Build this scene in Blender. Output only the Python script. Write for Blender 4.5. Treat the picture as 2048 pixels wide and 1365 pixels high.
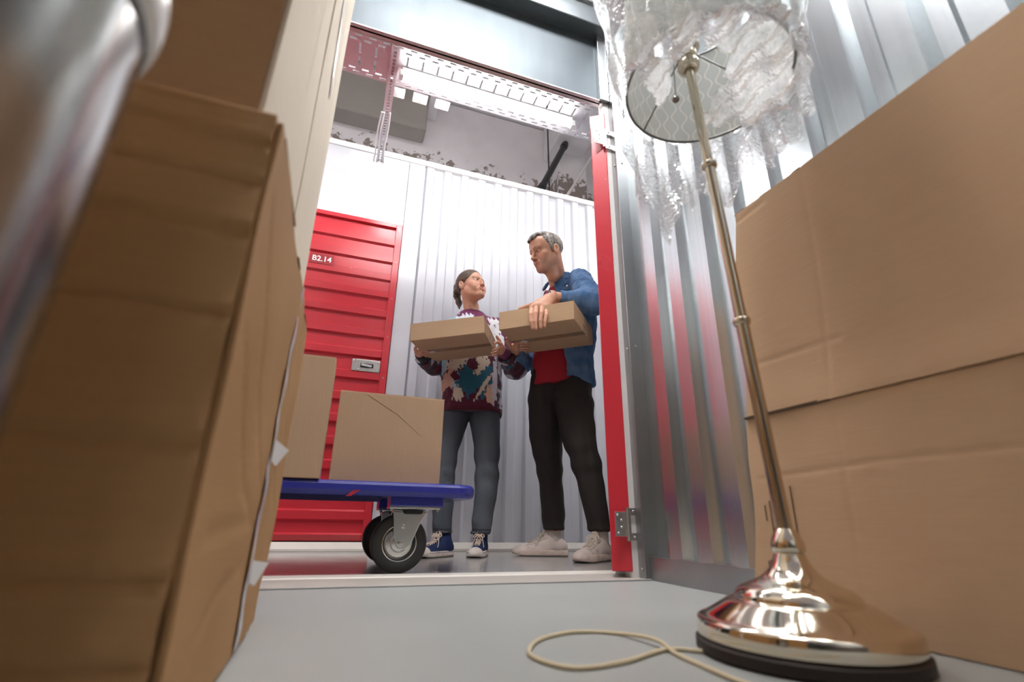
import bpy, bmesh, math, random
import numpy as np
from mathutils import Vector, Matrix
for _o in list(bpy.data.objects): bpy.data.objects.remove(_o)
SC = bpy.context.scene
COL = SC.collection
random.seed(7)
R_ = math.radians

# ------------------------------------------------------------------ camera
H_CAM = 0.17
F_PX = 978.45
PITCH, ROLL, YAW = R_(20.19), R_(0.996), R_(19.176)
def _cam_axes():
    h = Vector((math.sin(YAW), math.cos(YAW), 0)); r = Vector((math.cos(YAW), -math.sin(YAW), 0)); z = Vector((0, 0, 1))
    fw = h*math.cos(PITCH)+z*math.sin(PITCH); up = z*math.cos(PITCH)-h*math.sin(PITCH)
    return r*math.cos(ROLL)+up*math.sin(ROLL), up*math.cos(ROLL)-r*math.sin(ROLL), fw
CR, CU, CF = _cam_axes()
HEAD = Vector((math.sin(YAW), math.cos(YAW), 0)); SIDE = Vector((math.cos(YAW), -math.sin(YAW), 0))
cam_d = bpy.data.cameras.new('camera'); cam = bpy.data.objects.new('camera', cam_d); COL.objects.link(cam)
m = Matrix((CR, CU, -CF)).transposed().to_4x4(); m.translation = (0, 0, H_CAM)
cam.matrix_world = m
cam_d.sensor_width = 36.0; cam_d.lens = F_PX/2048*36.0; cam_d.clip_start = 0.01; cam_d.clip_end = 60
cam_d.dof.use_dof = True; cam_d.dof.focus_distance = 2.85; cam_d.dof.aperture_fstop = 2.8
SC.camera = cam
def at(x, y, D):
    """a photograph pixel and its distance along the floor from the camera -> a point in the building"""
    d = CR*((x-1024)/F_PX) + CU*(-(y-682.5)/F_PX) + CF
    return Vector((0, 0, H_CAM)) + d*(D/d.dot(HEAD))
def vw(r, d, z): return SIDE*r + HEAD*d + Vector((0, 0, z))

# ------------------------------------------------------------------ world, lights, exposure
W = bpy.data.worlds.new('world'); SC.world = W; W.use_nodes = True
W.node_tree.nodes['Background'].inputs[0].default_value = (0.86, 0.92, 1.0, 1)
W.node_tree.nodes['Background'].inputs[1].default_value = 0.35
SC.view_settings.view_transform = 'Standard'; SC.view_settings.look = 'None'
SC.view_settings.gamma = 1.0; SC.view_settings.use_curve_mapping = False
SC.view_settings.exposure = 1.14
def area(name, loc, sx, sy, power, col=(1, 1, 1), rot=(0, 0, 0)):
    l = bpy.data.lights.new(name, 'AREA'); l.shape = 'RECTANGLE'; l.size = sx; l.size_y = sy; l.energy = power; l.color = col
    o = bpy.data.objects.new(name, l); COL.objects.link(o); o.location = loc; o.rotation_euler = rot
    return o
LED_EMIT = 38.0
HALL_FILL = 48.0
UNIT_EMIT = 20.5
BACK_FILL = 34.0

# ------------------------------------------------------------------ materials
def nodes(name):
    mt = bpy.data.materials.new(name); mt.use_nodes = True
    nt = mt.node_tree; return mt, nt, nt.nodes['Principled BSDF']
def N(nt, t, **kw):
    n = nt.nodes.new(t)
    for k, v in kw.items():
        if k in n.inputs.keys(): n.inputs[k].default_value = v
        else: setattr(n, k, v)
    return n
def c4(c): return (c[0], c[1], c[2], 1)
def coords(nt, scale=(1, 1, 1), kind='Object'):
    tc = N(nt, 'ShaderNodeTexCoord'); mp = N(nt, 'ShaderNodeMapping'); mp.inputs['Scale'].default_value = scale
    nt.links.new(tc.outputs[kind], mp.inputs[0]); return mp.outputs[0]
def mat(name, col, rough=0.5, metal=0.0, var=0.0, vscale=8, bump=0.0, bscale=60, stretch=(1, 1, 1), spec=0.5, rvar=0.0, coat=0, sheen=0, sss=0):
    mt, nt, b = nodes(name)
    b.inputs['Base Color'].default_value = c4(col); b.inputs['Roughness'].default_value = rough; b.inputs['Metallic'].default_value = metal
    b.inputs['Specular IOR Level'].default_value = spec
    if coat: b.inputs['Coat Weight'].default_value = coat; b.inputs['Coat Roughness'].default_value = 0.08
    if sheen: b.inputs['Sheen Weight'].default_value = sheen
    if sss:
        b.inputs['Subsurface Weight'].default_value = sss; b.inputs['Subsurface Radius'].default_value = (0.012, 0.005, 0.003); b.inputs['Subsurface Scale'].default_value = 1.0
    co = coords(nt, stretch)
    if var or rvar:
        nz = N(nt, 'ShaderNodeTexNoise', Scale=vscale, Detail=5.0); nt.links.new(co, nz.inputs['Vector'])
        if var:
            mx = N(nt, 'ShaderNodeMix', data_type='RGBA'); mx.inputs[6].default_value = c4([c*(1-var) for c in col]); mx.inputs[7].default_value = c4([min(1, c*(1+var)) for c in col])
            nt.links.new(nz.outputs['Fac'], mx.inputs[0]); nt.links.new(mx.outputs[2], b.inputs['Base Color'])
        if rvar:
            mr = N(nt, 'ShaderNodeMapRange'); mr.inputs['From Min'].default_value = .3; mr.inputs['From Max'].default_value = .7
            mr.inputs['To Min'].default_value = max(.02, rough-rvar); mr.inputs['To Max'].default_value = rough+rvar
            nt.links.new(nz.outputs['Fac'], mr.inputs[0]); nt.links.new(mr.outputs[0], b.inputs['Roughness'])
    if bump:
        n2 = N(nt, 'ShaderNodeTexNoise', Scale=bscale, Detail=4.0); nt.links.new(co, n2.inputs['Vector'])
        bp = N(nt, 'ShaderNodeBump', Strength=bump, Distance=0.004); nt.links.new(n2.outputs['Fac'], bp.inputs['Height']); nt.links.new(bp.outputs[0], b.inputs['Normal'])
    return mt
def emit(name, col, s):
    mt, nt, b = nodes(name); b.inputs['Base Color'].default_value = (.9, .9, .9, 1)
    b.inputs['Emission Color'].default_value = c4(col); b.inputs['Emission Strength'].default_value = s; return mt
def cardboard(name, col, flute=(1, 1, 14)):
    """kraft board: faint flute lines, soft mottling"""
    mt, nt, b = nodes(name); b.inputs['Roughness'].default_value = .78; b.inputs['Specular IOR Level'].default_value = .25
    co = coords(nt, flute); n1 = N(nt, 'ShaderNodeTexNoise', Scale=14.0, Detail=6.0); nt.links.new(co, n1.inputs['Vector'])
    co2 = coords(nt); n2 = N(nt, 'ShaderNodeTexNoise', Scale=3.5, Detail=3.0); nt.links.new(co2, n2.inputs['Vector'])
    ad = N(nt, 'ShaderNodeMath', operation='ADD'); nt.links.new(n1.outputs['Fac'], ad.inputs[0]); nt.links.new(n2.outputs['Fac'], ad.inputs[1])
    mr = N(nt, 'ShaderNodeMapRange'); mr.inputs['From Min'].default_value = .6; mr.inputs['From Max'].default_value = 1.4; nt.links.new(ad.outputs[0], mr.inputs[0])
    mx = N(nt, 'ShaderNodeMix', data_type='RGBA'); mx.inputs[6].default_value = c4([c*.95 for c in col]); mx.inputs[7].default_value = c4([c*1.05 for c in col])
    nt.links.new(mr.outputs[0], mx.inputs[0]); nt.links.new(mx.outputs[2], b.inputs['Base Color'])
    bp = N(nt, 'ShaderNodeBump', Strength=.12, Distance=.002); nt.links.new(n1.outputs['Fac'], bp.inputs['Height']); nt.links.new(bp.outputs[0], b.inputs['Normal'])
    return mt
M = {}
M['kraft'] = cardboard('kraft_board', (0.47, 0.29, 0.155))
M['kraft_lit'] = cardboard('kraft_board_lit', (0.78, 0.69, 0.56))  # brightened kraft: glare from above put into the colour
M['kraft_low'] = cardboard('kraft_board_deep', (0.43, 0.245, 0.11))
M['kraft_right'] = cardboard('kraft_board_wide', (0.62, 0.42, 0.265))
M['kraft_edge'] = mat('kraft_cut_edge', (0.22, 0.13, 0.07), .9)
M['kraft_dark'] = mat('kraft_recess', (0.10, 0.06, 0.035), .9)
M['tape_clear'] = mat('clear_tape', (0.74, 0.72, 0.76), .18, 0, .15, 40, .5, 120)
M['tape_brown'] = mat('brown_tape', (0.30, 0.19, 0.11), .22, 0, .2, 30)
M['print'] = mat('box_print', (0.19, 0.115, 0.075), .8)
def galv(name, col=(.62, .66, .68), rough=.30, st=(30, 30, .4)):
    mt, nt, b = nodes(name); b.inputs['Metallic'].default_value = 1.0
    co = coords(nt, st); n1 = N(nt, 'ShaderNodeTexNoise', Scale=2.5, Detail=4.0); nt.links.new(co, n1.inputs['Vector'])
    co2 = coords(nt, (1, 1, .15)); n2 = N(nt, 'ShaderNodeTexNoise', Scale=9.0, Detail=2.0); nt.links.new(co2, n2.inputs['Vector'])
    mx = N(nt, 'ShaderNodeMix', data_type='RGBA'); mx.inputs[6].default_value = c4([c*.86 for c in col]); mx.inputs[7].default_value = c4([min(1, c*1.12) for c in col])
    nt.links.new(n1.outputs['Fac'], mx.inputs[0]); nt.links.new(mx.outputs[2], b.inputs['Base Color'])
    mr = N(nt, 'ShaderNodeMapRange'); mr.inputs['To Min'].default_value = rough-.02; mr.inputs['To Max'].default_value = rough+.03
    nt.links.new(n2.outputs['Fac'], mr.inputs[0]); nt.links.new(mr.outputs[0], b.inputs['Roughness']); return mt
M['galv'] = galv('galvanised_sheet', (.64, .68, .70), .25)
M['galv_frame'] = galv('galvanised_frame', (.40, .41, .42), .33, (4, 4, 4))
M['galv_bright'] = galv('zinc_bright', (.72, .73, .74), .25, (6, 6, 6))
M['white_sheet'] = mat('white_coated_sheet', (.62, .625, .67), .16, 0, .02, 3, spec=.45)
M['white_rib'] = mat('white_ribbed_sheet', (.60, .605, .655), .30, 0, .02, 3, spec=.4)
M['white_paint'] = mat('white_painted_metal', (.78, .76, .75), .4, 0, .05, 20)
M['cream'] = mat('cream_strip', (.72, .68, .62), .45, 0, .06, 12)
M['red'] = mat('red_enamel', (.56, .030, .045), .24, 0, .06, 5, spec=.55, rvar=.04)
M['red_dark'] = mat('red_sign', (.34, .012, .02), .35)
M['white_print'] = mat('white_lettering', (.9, .9, .9), .5)
M['screw'] = mat('steel_screw', (.55, .52, .50), .3, 1)
M['dark_gap'] = mat('dark_gap', (.02, .02, .02), .9)

# ------------------------------------------------------------------ mesh helpers
def setprops(o, label=None, cat=None, group=None, kind=None):
    if label: o['label'] = label
    if cat: o['category'] = cat
    if group: o['group'] = group
    if kind: o['kind'] = kind
    return o
def thing(name, label, cat, loc=(0, 0, 0), rz=0, group=None, kind=None):
    o = bpy.data.objects.new(name, None); COL.objects.link(o); o.location = loc; o.rotation_euler = (0, 0, rz); o.empty_display_size = .05
    return setprops(o, label, cat, group, kind)
def link(name, me, mt=None, parent=None, smooth=False, label=None):
    o = bpy.data.objects.new(name, me); COL.objects.link(o)
    if mt is not None and not me.materials: me.materials.append(mt)
    if parent is not None: o.parent = parent
    if smooth:
        me.polygons.foreach_set('use_smooth', [True]*len(me.polygons)); me.set_sharp_from_angle(angle=R_(42))
    if label: o['label'] = label
    return o
def obj(name, bm, mt, parent=None, smooth=False, label=None, bevel=0):
    bmesh.ops.recalc_face_normals(bm, faces=bm.faces)
    me = bpy.data.meshes.new(name); bm.to_mesh(me); bm.free()
    o = link(name, me, mt, parent, smooth, label)
    if bevel:
        b = o.modifiers.new('bevel', 'BEVEL'); b.width = bevel; b.segments = 2; b.limit_method = 'ANGLE'; b.angle_limit = R_(40)
    return o
def BM(): return bmesh.new()
def bx(bm, lo, hi, mtx=None):
    x0, y0, z0 = lo; x1, y1, z1 = hi
    vs = [bm.verts.new(Vector(p) if mtx is None else mtx @ Vector(p)) for p in
          ((x0, y0, z0), (x1, y0, z0), (x1, y1, z0), (x0, y1, z0), (x0, y0, z1), (x1, y0, z1), (x1, y1, z1), (x0, y1, z1))]
    for f in ((0, 3, 2, 1), (4, 5, 6, 7), (0, 1, 5, 4), (1, 2, 6, 5), (2, 3, 7, 6), (3, 0, 4, 7)): bm.faces.new([vs[i] for i in f])
    return bm
def box(lo, hi, mtx=None): return bx(BM(), lo, hi, mtx)
def hexa(bm, p):
    """eight corners, bottom ring then top ring"""
    vs = [bm.verts.new(Vector(q)) for q in p]
    for f in ((0, 3, 2, 1), (4, 5, 6, 7), (0, 1, 5, 4), (1, 2, 6, 5), (2, 3, 7, 6), (3, 0, 4, 7)): bm.faces.new([vs[i] for i in f])
    return bm
def frame_axes(d):
    d = Vector(d).normalized(); a = Vector((0, 0, 1)) if abs(d.z) < .9 else Vector((1, 0, 0))
    u = d.cross(a).normalized(); return u, d.cross(u)
def tube(bm, pts, r, n=10, cap=True, closed=False):
    pts = [Vector(p) for p in pts]; rs = r if isinstance(r, (list, tuple)) else [r]*len(pts); rings = []
    k = len(pts); u = None
    for i, p in enumerate(pts):
        if closed: d = pts[(i+1) % k]-pts[i-1]
        else: d = pts[min(i+1, k-1)]-pts[max(i-1, 0)]
        d.normalize()
        if u is None: u, v = frame_axes(d)
        else:
            u = (u-d*u.dot(d)).normalized(); v = d.cross(u)
        rings.append([bm.verts.new(p+(u*math.cos(2*math.pi*j/n)+v*math.sin(2*math.pi*j/n))*rs[i]) for j in range(n)])
    for i in range(k if closed else k-1):
        a, b = rings[i], rings[(i+1) % k]
        for j in range(n): bm.faces.new((a[j], a[(j+1) % n], b[(j+1) % n], b[j]))
    if cap and not closed: bm.faces.new(rings[0][::-1]); bm.faces.new(rings[-1])
    return bm
def lathe(bm, prof, n=48, mtx=None):
    rings = []
    for r, z in prof:
        if r < 1e-6: rings.append([bm.verts.new(Vector((0, 0, z)) if mtx is None else mtx @ Vector((0, 0, z)))])
        else:
            ring = []
            for j in range(n):
                p = Vector((r*math.cos(2*math.pi*j/n), r*math.sin(2*math.pi*j/n), z)); ring.append(bm.verts.new(p if mtx is None else mtx @ p))
            rings.append(ring)
    for a, b in zip(rings, rings[1:]):
        for j in range(n):
            k = (j+1) % n
            if len(a) == 1 and len(b) == 1: continue
            if len(a) == 1: bm.faces.new((a[0], b[k], b[j]))
            elif len(b) == 1: bm.faces.new((a[j], a[k], b[0]))
            else: bm.faces.new((a[j], a[k], b[k], b[j]))
    return bm
def prism(bm, poly, a, b, axis=0):
    """poly in the two other axes, extruded from a to b along axis"""
    def P(t, q):
        return Vector((t, q[0], q[1])) if axis == 0 else Vector((q[0], t, q[1])) if axis == 1 else Vector((q[0], q[1], t))
    A = [bm.verts.new(P(a, q)) for q in poly]; B = [bm.verts.new(P(b, q)) for q in poly]; n = len(poly)
    for i in range(n): bm.faces.new((A[i], A[(i+1) % n], B[(i+1) % n], B[i]))
    bm.faces.new(A[::-1]); bm.faces.new(B); return bm
def rot_to(d, loc=(0, 0, 0)):
    """matrix taking local z to direction d"""
    q = Vector(d).to_track_quat('Z', 'Y').to_matrix().to_4x4(); q.translation = Vector(loc); return q
def smooth_path(pts, n=8, closed=False):
    pts = [Vector(p) for p in pts]; k = len(pts); out = []
    for i in range(k if closed else k-1):
        g = (lambda j: pts[j % k]) if closed else (lambda j: pts[max(0, min(k-1, j))])
        p0, p1, p2, p3 = g(i-1), g(i), g(i+1), g(i+2)
        for s in range(n):
            t = s/n
            out.append(.5*((2*p1)+(p2-p0)*t+(2*p0-5*p1+4*p2-p3)*t*t+(3*p1-p0-3*p2+p3)*t**3))
    if not closed: out.append(pts[-1])
    return out
def text_mesh(body, size, depth=.0008, bold=True):
    cu = bpy.data.curves.new('lettering', 'FONT'); cu.body = body; cu.size = size; cu.extrude = depth; cu.align_x = 'CENTER'; cu.align_y = 'CENTER'
    if bold: cu.offset = size*.018
    o = bpy.data.objects.new('lettering', cu); COL.objects.link(o); bpy.context.view_layer.update()
    dg = bpy.context.evaluated_depsgraph_get(); me = bpy.data.meshes.new_from_object(o.evaluated_get(dg))
    bpy.data.objects.remove(o); bpy.data.curves.remove(cu); return me
# ================================================================== the setting
YF, YB = 1.51, 3.05          # unit front wall, corridor back wall
XR = 0.995                   # unit right wall
def struct(name, kind='structure'): 
    o = bpy.data.objects.new(name, None); COL.objects.link(o); o['kind'] = kind; return o
def sobj(name, bm, mt, **k): o = obj(name, bm, mt, **k); o['kind'] = 'structure'; return o

def floor_mat(name, col, rough, spec=.5, var=.05):
    mt, nt, b = nodes(name); b.inputs['Specular IOR Level'].default_value = spec
    co = coords(nt); n1 = N(nt, 'ShaderNodeTexNoise', Scale=3.0, Detail=8.0, Roughness=.65); nt.links.new(co, n1.inputs['Vector'])
    n2 = N(nt, 'ShaderNodeTexNoise', Scale=90.0, Detail=3.0); nt.links.new(co, n2.inputs['Vector'])
    mx = N(nt, 'ShaderNodeMix', data_type='RGBA'); mx.inputs[6].default_value = c4([c*(1-var*2) for c in col]); mx.inputs[7].default_value = c4([c*(1+var*2) for c in col])
    nt.links.new(n1.outputs['Fac'], mx.inputs[0]); nt.links.new(mx.outputs[2], b.inputs['Base Color'])
    mr = N(nt, 'ShaderNodeMapRange'); mr.inputs['To Min'].default_value = rough*.75; mr.inputs['To Max'].default_value = rough*1.25
    nt.links.new(n1.outputs['Fac'], mr.inputs[0]); nt.links.new(mr.outputs[0], b.inputs['Roughness'])
    bp = N(nt, 'ShaderNodeBump', Strength=.06, Distance=.001); nt.links.new(n2.outputs['Fac'], bp.inputs['Height']); nt.links.new(bp.outputs[0], b.inputs['Normal'])
    return mt
M['floor_unit'] = floor_mat('grey_screed', (.35, .363, .35), .42)
M['floor_corr'] = floor_mat('polished_grey_floor', (.34, .33, .325), .17, .6)
sobj('floor', box((-1.6, -1.8, -.05), (1.6, 1.46, 0)), M['floor_unit'])
sobj('floor.001', box((-4.2, 1.46, -.05), (4.6, YB+.02, -.001)), M['floor_corr'])
sobj('trim_1', prism(BM(), [(1.655, 0), (1.66, .006), (1.735, .006), (1.74, 0)], -2.2, 1.6), M['cream'])
sobj('trim_2', prism(BM(), [(1.462, -.001), (1.466, .004), (1.645, .004), (1.65, -.001)], -2.2, 1.3), mat('beige_sill', (.42, .385, .35), .5, 0, .08, 6))
sobj('trim_3', box((-2.2, 1.4615, -.002), (1.1, 1.4625, .0030)), M['galv_frame'])
sobj('baseboard_back', prism(BM(), [(YB-.045, 0), (YB-.045, .012), (YB-.012, .045), (YB, .045), (YB, 0)], -4.2, 4.6), M['cream'])

# --- ribbed sheet: profile along one axis, extruded along the other
def ribs(a0, a1, pitch, low, high, depth, slope=.012, phase=0.):
    """(a, h) profile of a trapezoidal sheet"""
    pts = [(a0, 0)]; a = a0+phase
    while a < a1-high-2*slope:
        pts += [(a, 0), (a+slope, depth), (a+slope+high, depth), (a+2*slope+high, 0)]
        a += pitch
    pts.append((a1, 0)); return pts
def sheet(bm, prof, to3, t0, t1):
    A = [bm.verts.new(to3(a, h, t0)) for a, h in prof]; B = [bm.verts.new(to3(a, h, t1)) for a, h in prof]
    for i in range(len(prof)-1): bm.faces.new((A[i], A[i+1], B[i+1], B[i]))
    return bm
# right wall of the unit: galvanised trapezoidal sheet, open towards -X
wr = struct('wall_right')
prof = ribs(-1.8, 1.47, .1285, 0, .058, .028, .018, .005)
obj('ribbed_sheet', sheet(BM(), prof, lambda a, h, t: Vector((XR+.028-h, a, t)), .06, 2.42), M['galv'], wr)
obj('backing', box((XR+.03, -1.8, 0), (XR+.05, YF, 2.42)), M['galv_frame'], wr)
obj('bottom_rail', box((XR-.004, -1.8, 0), (XR+.026, 1.475, .07)), M['galv_frame'], wr, bevel=.002)
obj('corner_post', box((XR-.022, 1.47, 0), (XR+.05, 1.507, 2.52)), M['galv_frame'], wr, bevel=.002)
for z in (.03, .78, 1.62, 2.02, 2.10, 2.18, 2.26, 2.34):
    obj('screw', lathe(BM(), [(0, .003), (.004, .0025), (.005, 0)], 10, rot_to((-1, 0, 0), (XR-.0222, 1.487, z))), M['screw'], wr)
    obj('screw', lathe(BM(), [(0, .003), (.004, .0025), (.005, 0)], 10, rot_to((-.0, -1, 0), (XR+.006, 1.4698, z+.01))), M['screw'], wr)
# white painted jamb between the post and the red door
sobj('trim_4', box((.945, 1.508, 0), (XR+.05, 1.545, 2.0)), M['white_paint'])
# left and rear walls of the unit (beside and behind the camera)
wl = struct('wall_left'); prof = ribs(-1.8, 1.5, .1285, 0, .062, .024, .008, .02)
M['galv_dull'] = galv('galvanised_dull', (.30, .31, .32), .4)
obj('ribbed_sheet', sheet(BM(), prof, lambda a, h, t: Vector((-1.0-.028+h, a, t)), 0, 2.42), M['galv_dull'], wl)
wq = struct('wall_rear'); prof = ribs(-1.03, 1.03, .1285, 0, .062, .024, .008, .02)
obj('ribbed_sheet', sheet(BM(), prof, lambda a, h, t: Vector((a, -1.8+h, t)), 0, 2.42), M['galv_dull'], wq)
# front wall: lintel plate, flange, top rail, left jamb
wf = struct('wall_front')
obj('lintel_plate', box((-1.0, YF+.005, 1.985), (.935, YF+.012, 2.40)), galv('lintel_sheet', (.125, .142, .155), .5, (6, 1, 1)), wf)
obj('lintel_flange', prism(BM(), [(1.50, 1.985), (1.50, 1.990), (1.540, 1.990), (1.540, 1.985)], -1.0, .937), galv('flange_sheet', (.66, .60, .60), .45, (3, 3, 3)), wf)
obj('lintel_end_plate', box((.925, 1.49, 1.985), (.972, 1.515, 2.385)), M['galv_frame'], wf, bevel=.002)
obj('top_rail', prism(BM(), [(1.44, 2.385), (1.44, 2.52), (1.53, 2.52), (1.53, 2.385)], -1.0, .97), galv('top_rail_sheet', (.42, .47, .50), .3, (5, 5, 5)), wf, bevel=.004)
obj('top_lip', box((-1.0, 1.425, 2.505), (.97, 1.44, 2.53)), M['galv_bright'], wf)
obj('left_jamb', box((-1.0, 1.49, 0), (-.24, 1.53, 2.0)), M['galv_frame'], wf)
obj('corridor_cladding', box((-4.2, 1.535, 0), (-.30, 1.555, 2.62)), M['white_paint'], wf)
obj('corridor_cladding', box((1.10, 1.515, 0), (4.6, 1.535, 2.62)), M['white_paint'], wf)
# wire mesh roof of the unit
cm = struct('ceiling')
b = BM()
for i in range(41): x = -1.0+i*.05; bx(b, (x-.0012, -1.8, 2.532), (x+.0012, 1.5, 2.5345))
for i in range(67): y = -1.8+i*.05; bx(b, (-1.0, y-.0012, 2.5345), (1.0, y+.0012, 2.537))
o = obj('wire_mesh', b, M['galv_bright'], cm); o['kind'] = 'stuff'

# ------------------------------------------------------------------ corridor back wall
wb = struct('wall_back')
ZT = 2.70
obj('ribbed_sheet', sheet(BM(), ribs(.352, 4.6, .1335, 0, .05, .022, .012, .004), lambda a, h, t: Vector((a, YB+.022-h, t)), .03, ZT-.03), M['white_rib'], wb)
obj('panel', box((.236, YB-.004, .03), (.350, YB+.02, 2.655)), M['white_sheet'], wb, bevel=.0015)
obj('panel', box((-.95, YB-.004, 2.105), (.233, YB+.02, 2.655)), M['white_sheet'], wb, bevel=.0015)
obj('panel', box((-4.2, YB-.004, .03), (-.953, YB+.02, 2.655)), M['white_sheet'], wb, bevel=.0015)
obj('backing', box((-4.2, YB+.024, 0), (4.6, YB+.04, ZT-.01)), M['white_sheet'], wb)
obj('top_rail', prism(BM(), [(YB-.012, 2.655), (YB-.012, ZT), (YB+.06, ZT), (YB+.06, 2.655)], -4.2, 4.6), M['white_paint'], wb, bevel=.002)

# red roller-style door in the back wall
d1 = struct('door_1'); DX0, DX1, DZ0, DZ1 = -.93, .232, .05, 2.10
obj('frame_member', box((DX1-.042, YB-.016, DZ0), (DX1, YB+.018, DZ1)), M['red'], d1, bevel=.002)
obj('frame_member', box((DX0, YB-.016, DZ0), (DX0+.042, YB+.018, DZ1)), M['red'], d1, bevel=.002)
obj('frame_member', box((DX0+.042, YB-.016, DZ1-.03), (DX1-.042, YB+.018, DZ1)), M['red'], d1, bevel=.002)
obj('dark_gap', box((DX0-.003, YB+.0195, .035), (DX1+.004, YB+.0235, DZ1+.004)), M['dark_gap'], d1)
pz = DZ1-.03; pr = [(pz, .0)]
zs = [1.964, 1.831, 1.696, 1.567, 1.429, 1.287, 1.151, 1.006, .869, .734, .599, .464, .329, .192, .07]
for z in zs: pr += [(z+.022, .0), (z+.012, -.016), (z-.030, -.016), (z-.042, 0)]
pr = [q for q in pr if q[0] > DZ0+.002]+[(DZ0, 0)]
obj('ribbed_sheet', sheet(BM(), pr, lambda a, h, t: Vector((t, YB+.006+h, a)), DX0+.04, DX1-.04), M['red'], d1)
for z in (2.06, 1.80, 1.53, 1.26, .99, .62, .3):
    obj('screw', lathe(BM(), [(0, .003), (.004, .0025), (.0055, 0)], 10, rot_to((0, -1, 0), (DX1-.02, YB-.016, z))), M['screw'], d1)
sg = obj('number_plate', box((-.322, YB-.0135, 1.702), (-.182, YB-.0095, 1.770)), M['red_dark'], d1)
tm = text_mesh('B2.14', .052); t = link('lettering', tm, M['white_print'], sg)
t.location = (-.252, YB-.0140, 1.735); t.rotation_euler = (R_(90), 0, 0)
lk = obj('latch_plate', box((.018, YB-.0145, 1.02), (.186, YB-.0095, 1.095)), mat('latch_steel', (.55, .52, .50), .35, 1, .15, 30), d1, bevel=.0015)
obj('slot', box((.068, YB-.0152, 1.044), (.146, YB-.0148, 1.070)), M['dark_gap'], lk)
obj('bolt', hexa(BM(), [(.072, YB-.024, 1.052), (.135, YB-.024, 1.046), (.135, YB-.015, 1.046), (.072, YB-.015, 1.052), (.072, YB-.024, 1.068), (.135, YB-.024, 1.060), (.135, YB-.015, 1.060), (.072, YB-.015, 1.068)]), M['galv_bright'], lk)
for x, z in ((.030, 1.083), (.174, 1.083), (.060, 1.030), (.174, 1.032)):
    obj('screw', lathe(BM(), [(0, .004), (.005, .003), (.0065, 0)], 12, rot_to((0, -1, 0), (x, YB-.0145, z))), M['galv_bright'], lk)

# the unit's own red door, swung open into the corridor and seen on its hinge edge
d2 = struct('door_2')
ph = at(1250, 1144, 1.745); ang = R_(58)          # leaf runs up-right behind the jamb
u = Vector((math.cos(ang), math.sin(ang), 0)); n = Vector((-math.sin(ang), math.cos(ang), 0))
base = Vector((.925, 1.52, 0)); mt2 = Matrix((u, n, Vector((0, 0, 1)))).transposed().to_4x4(); mt2.translation = base
leaf = obj('leaf', box((.002, -.026, .022), (.90, .034, 1.915), mt2), M['white_paint'], d2, bevel=.002)
obj('edge_fold', box((-.004, -.029, .022), (.034, .037, 1.915), mt2), M['red'], d2, bevel=.003)
def hinge(z):
    h = obj('hinge', box((.890, 1.497, z-.038), (.932, 1.500, z+.038)), M['galv_bright'], d2, bevel=.001)
    obj('knuckle', tube(BM(), [(.934, 1.495, z-.052), (.934, 1.495, z+.052)], .006, 10), M['galv_bright'], h)
    obj('leaf_plate', bx(bx(bx(BM(), (.936, 1.499, z-.05), (.950, 1.502, z+.05)), (.950, 1.499, z-.05), (.972, 1.502, z-.028)), (.950, 1.499, z+.028), (.972, 1.502, z+.05)), M['galv_bright'], h)
    for dx, dz in ((.900, -.028), (.900, .028), (.913, -.010), (.913, .012)):
        obj('rivet', lathe(BM(), [(0, .003), (.003, .0022), (.0042, 0)], 10, rot_to((0, -1, 0), (dx, 1.497, z+dz))), M['screw'], h)
    for dz in (-.04, .04):
        obj('rivet', lathe(BM(), [(0, .003), (.003, .0022), (.0042, 0)], 10, rot_to((0, -1, 0), (.961, 1.499, z+dz))), M['screw'], h)
hinge(.166); hinge(1.77)

# ------------------------------------------------------------------ building shell above the corridor
def concrete(name, col, peel=None, thr=.62):
    mt, nt, b = nodes(name); b.inputs['Roughness'].default_value = .9
    co = coords(nt); n1 = N(nt, 'ShaderNodeTexNoise', Scale=2.2, Detail=8.0, Roughness=.6); nt.links.new(co, n1.inputs['Vector'])
    mx = N(nt, 'ShaderNodeMix', data_type='RGBA'); mx.inputs[6].default_value = c4([c*.82 for c in col]); mx.inputs[7].default_value = c4([min(1, c*1.15) for c in col])
    nt.links.new(n1.outputs['Fac'], mx.inputs[0]); last = mx.outputs[2]
    if peel:
        n2 = N(nt, 'ShaderNodeTexNoise', Scale=9.0, Detail=9.0, Roughness=.7); nt.links.new(co, n2.inputs['Vector'])
        # peeling gathers in the band z0..z1 of the wall
        sp = N(nt, 'ShaderNodeSeparateXYZ'); nt.links.new(co, sp.inputs[0])
        z0, z1, colp = peel
        mr = N(nt, 'ShaderNodeMapRange'); mr.inputs['From Min'].default_value = z0; mr.inputs['From Max'].default_value = z1; mr.inputs['To Min'].default_value = .14; mr.inputs['To Max'].default_value = -.2
        nt.links.new(sp.outputs['Z'], mr.inputs[0])
        ad = N(nt, 'ShaderNodeMath', operation='ADD'); nt.links.new(n2.outputs['Fac'], ad.inputs[0]); nt.links.new(mr.outputs[0], ad.inputs[1])
        gt = N(nt, 'ShaderNodeMath', operation='GREATER_THAN'); gt.inputs[1].default_value = thr; nt.links.new(ad.outputs[0], gt.inputs[0])
        m2 = N(nt, 'ShaderNodeMix', data_type='RGBA'); m2.inputs[7].default_value = c4(colp); nt.links.new(gt.outputs[0], m2.inputs[0]); nt.links.new(last, m2.inputs[6]); last = m2.outputs[2]
    nt.links.new(last, b.inputs['Base Color'])
    bp = N(nt, 'ShaderNodeBump', Strength=.4, Distance=.01); nt.links.new(n1.outputs['Fac'], bp.inputs['Height']); nt.links.new(bp.outputs[0], b.inputs['Normal'])
    return mt
M['conc_light'] = concrete('whitewashed_concrete', (.66, .62, .63), (3.72, 4.10, (.22, .18, .16)), .59)
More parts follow.
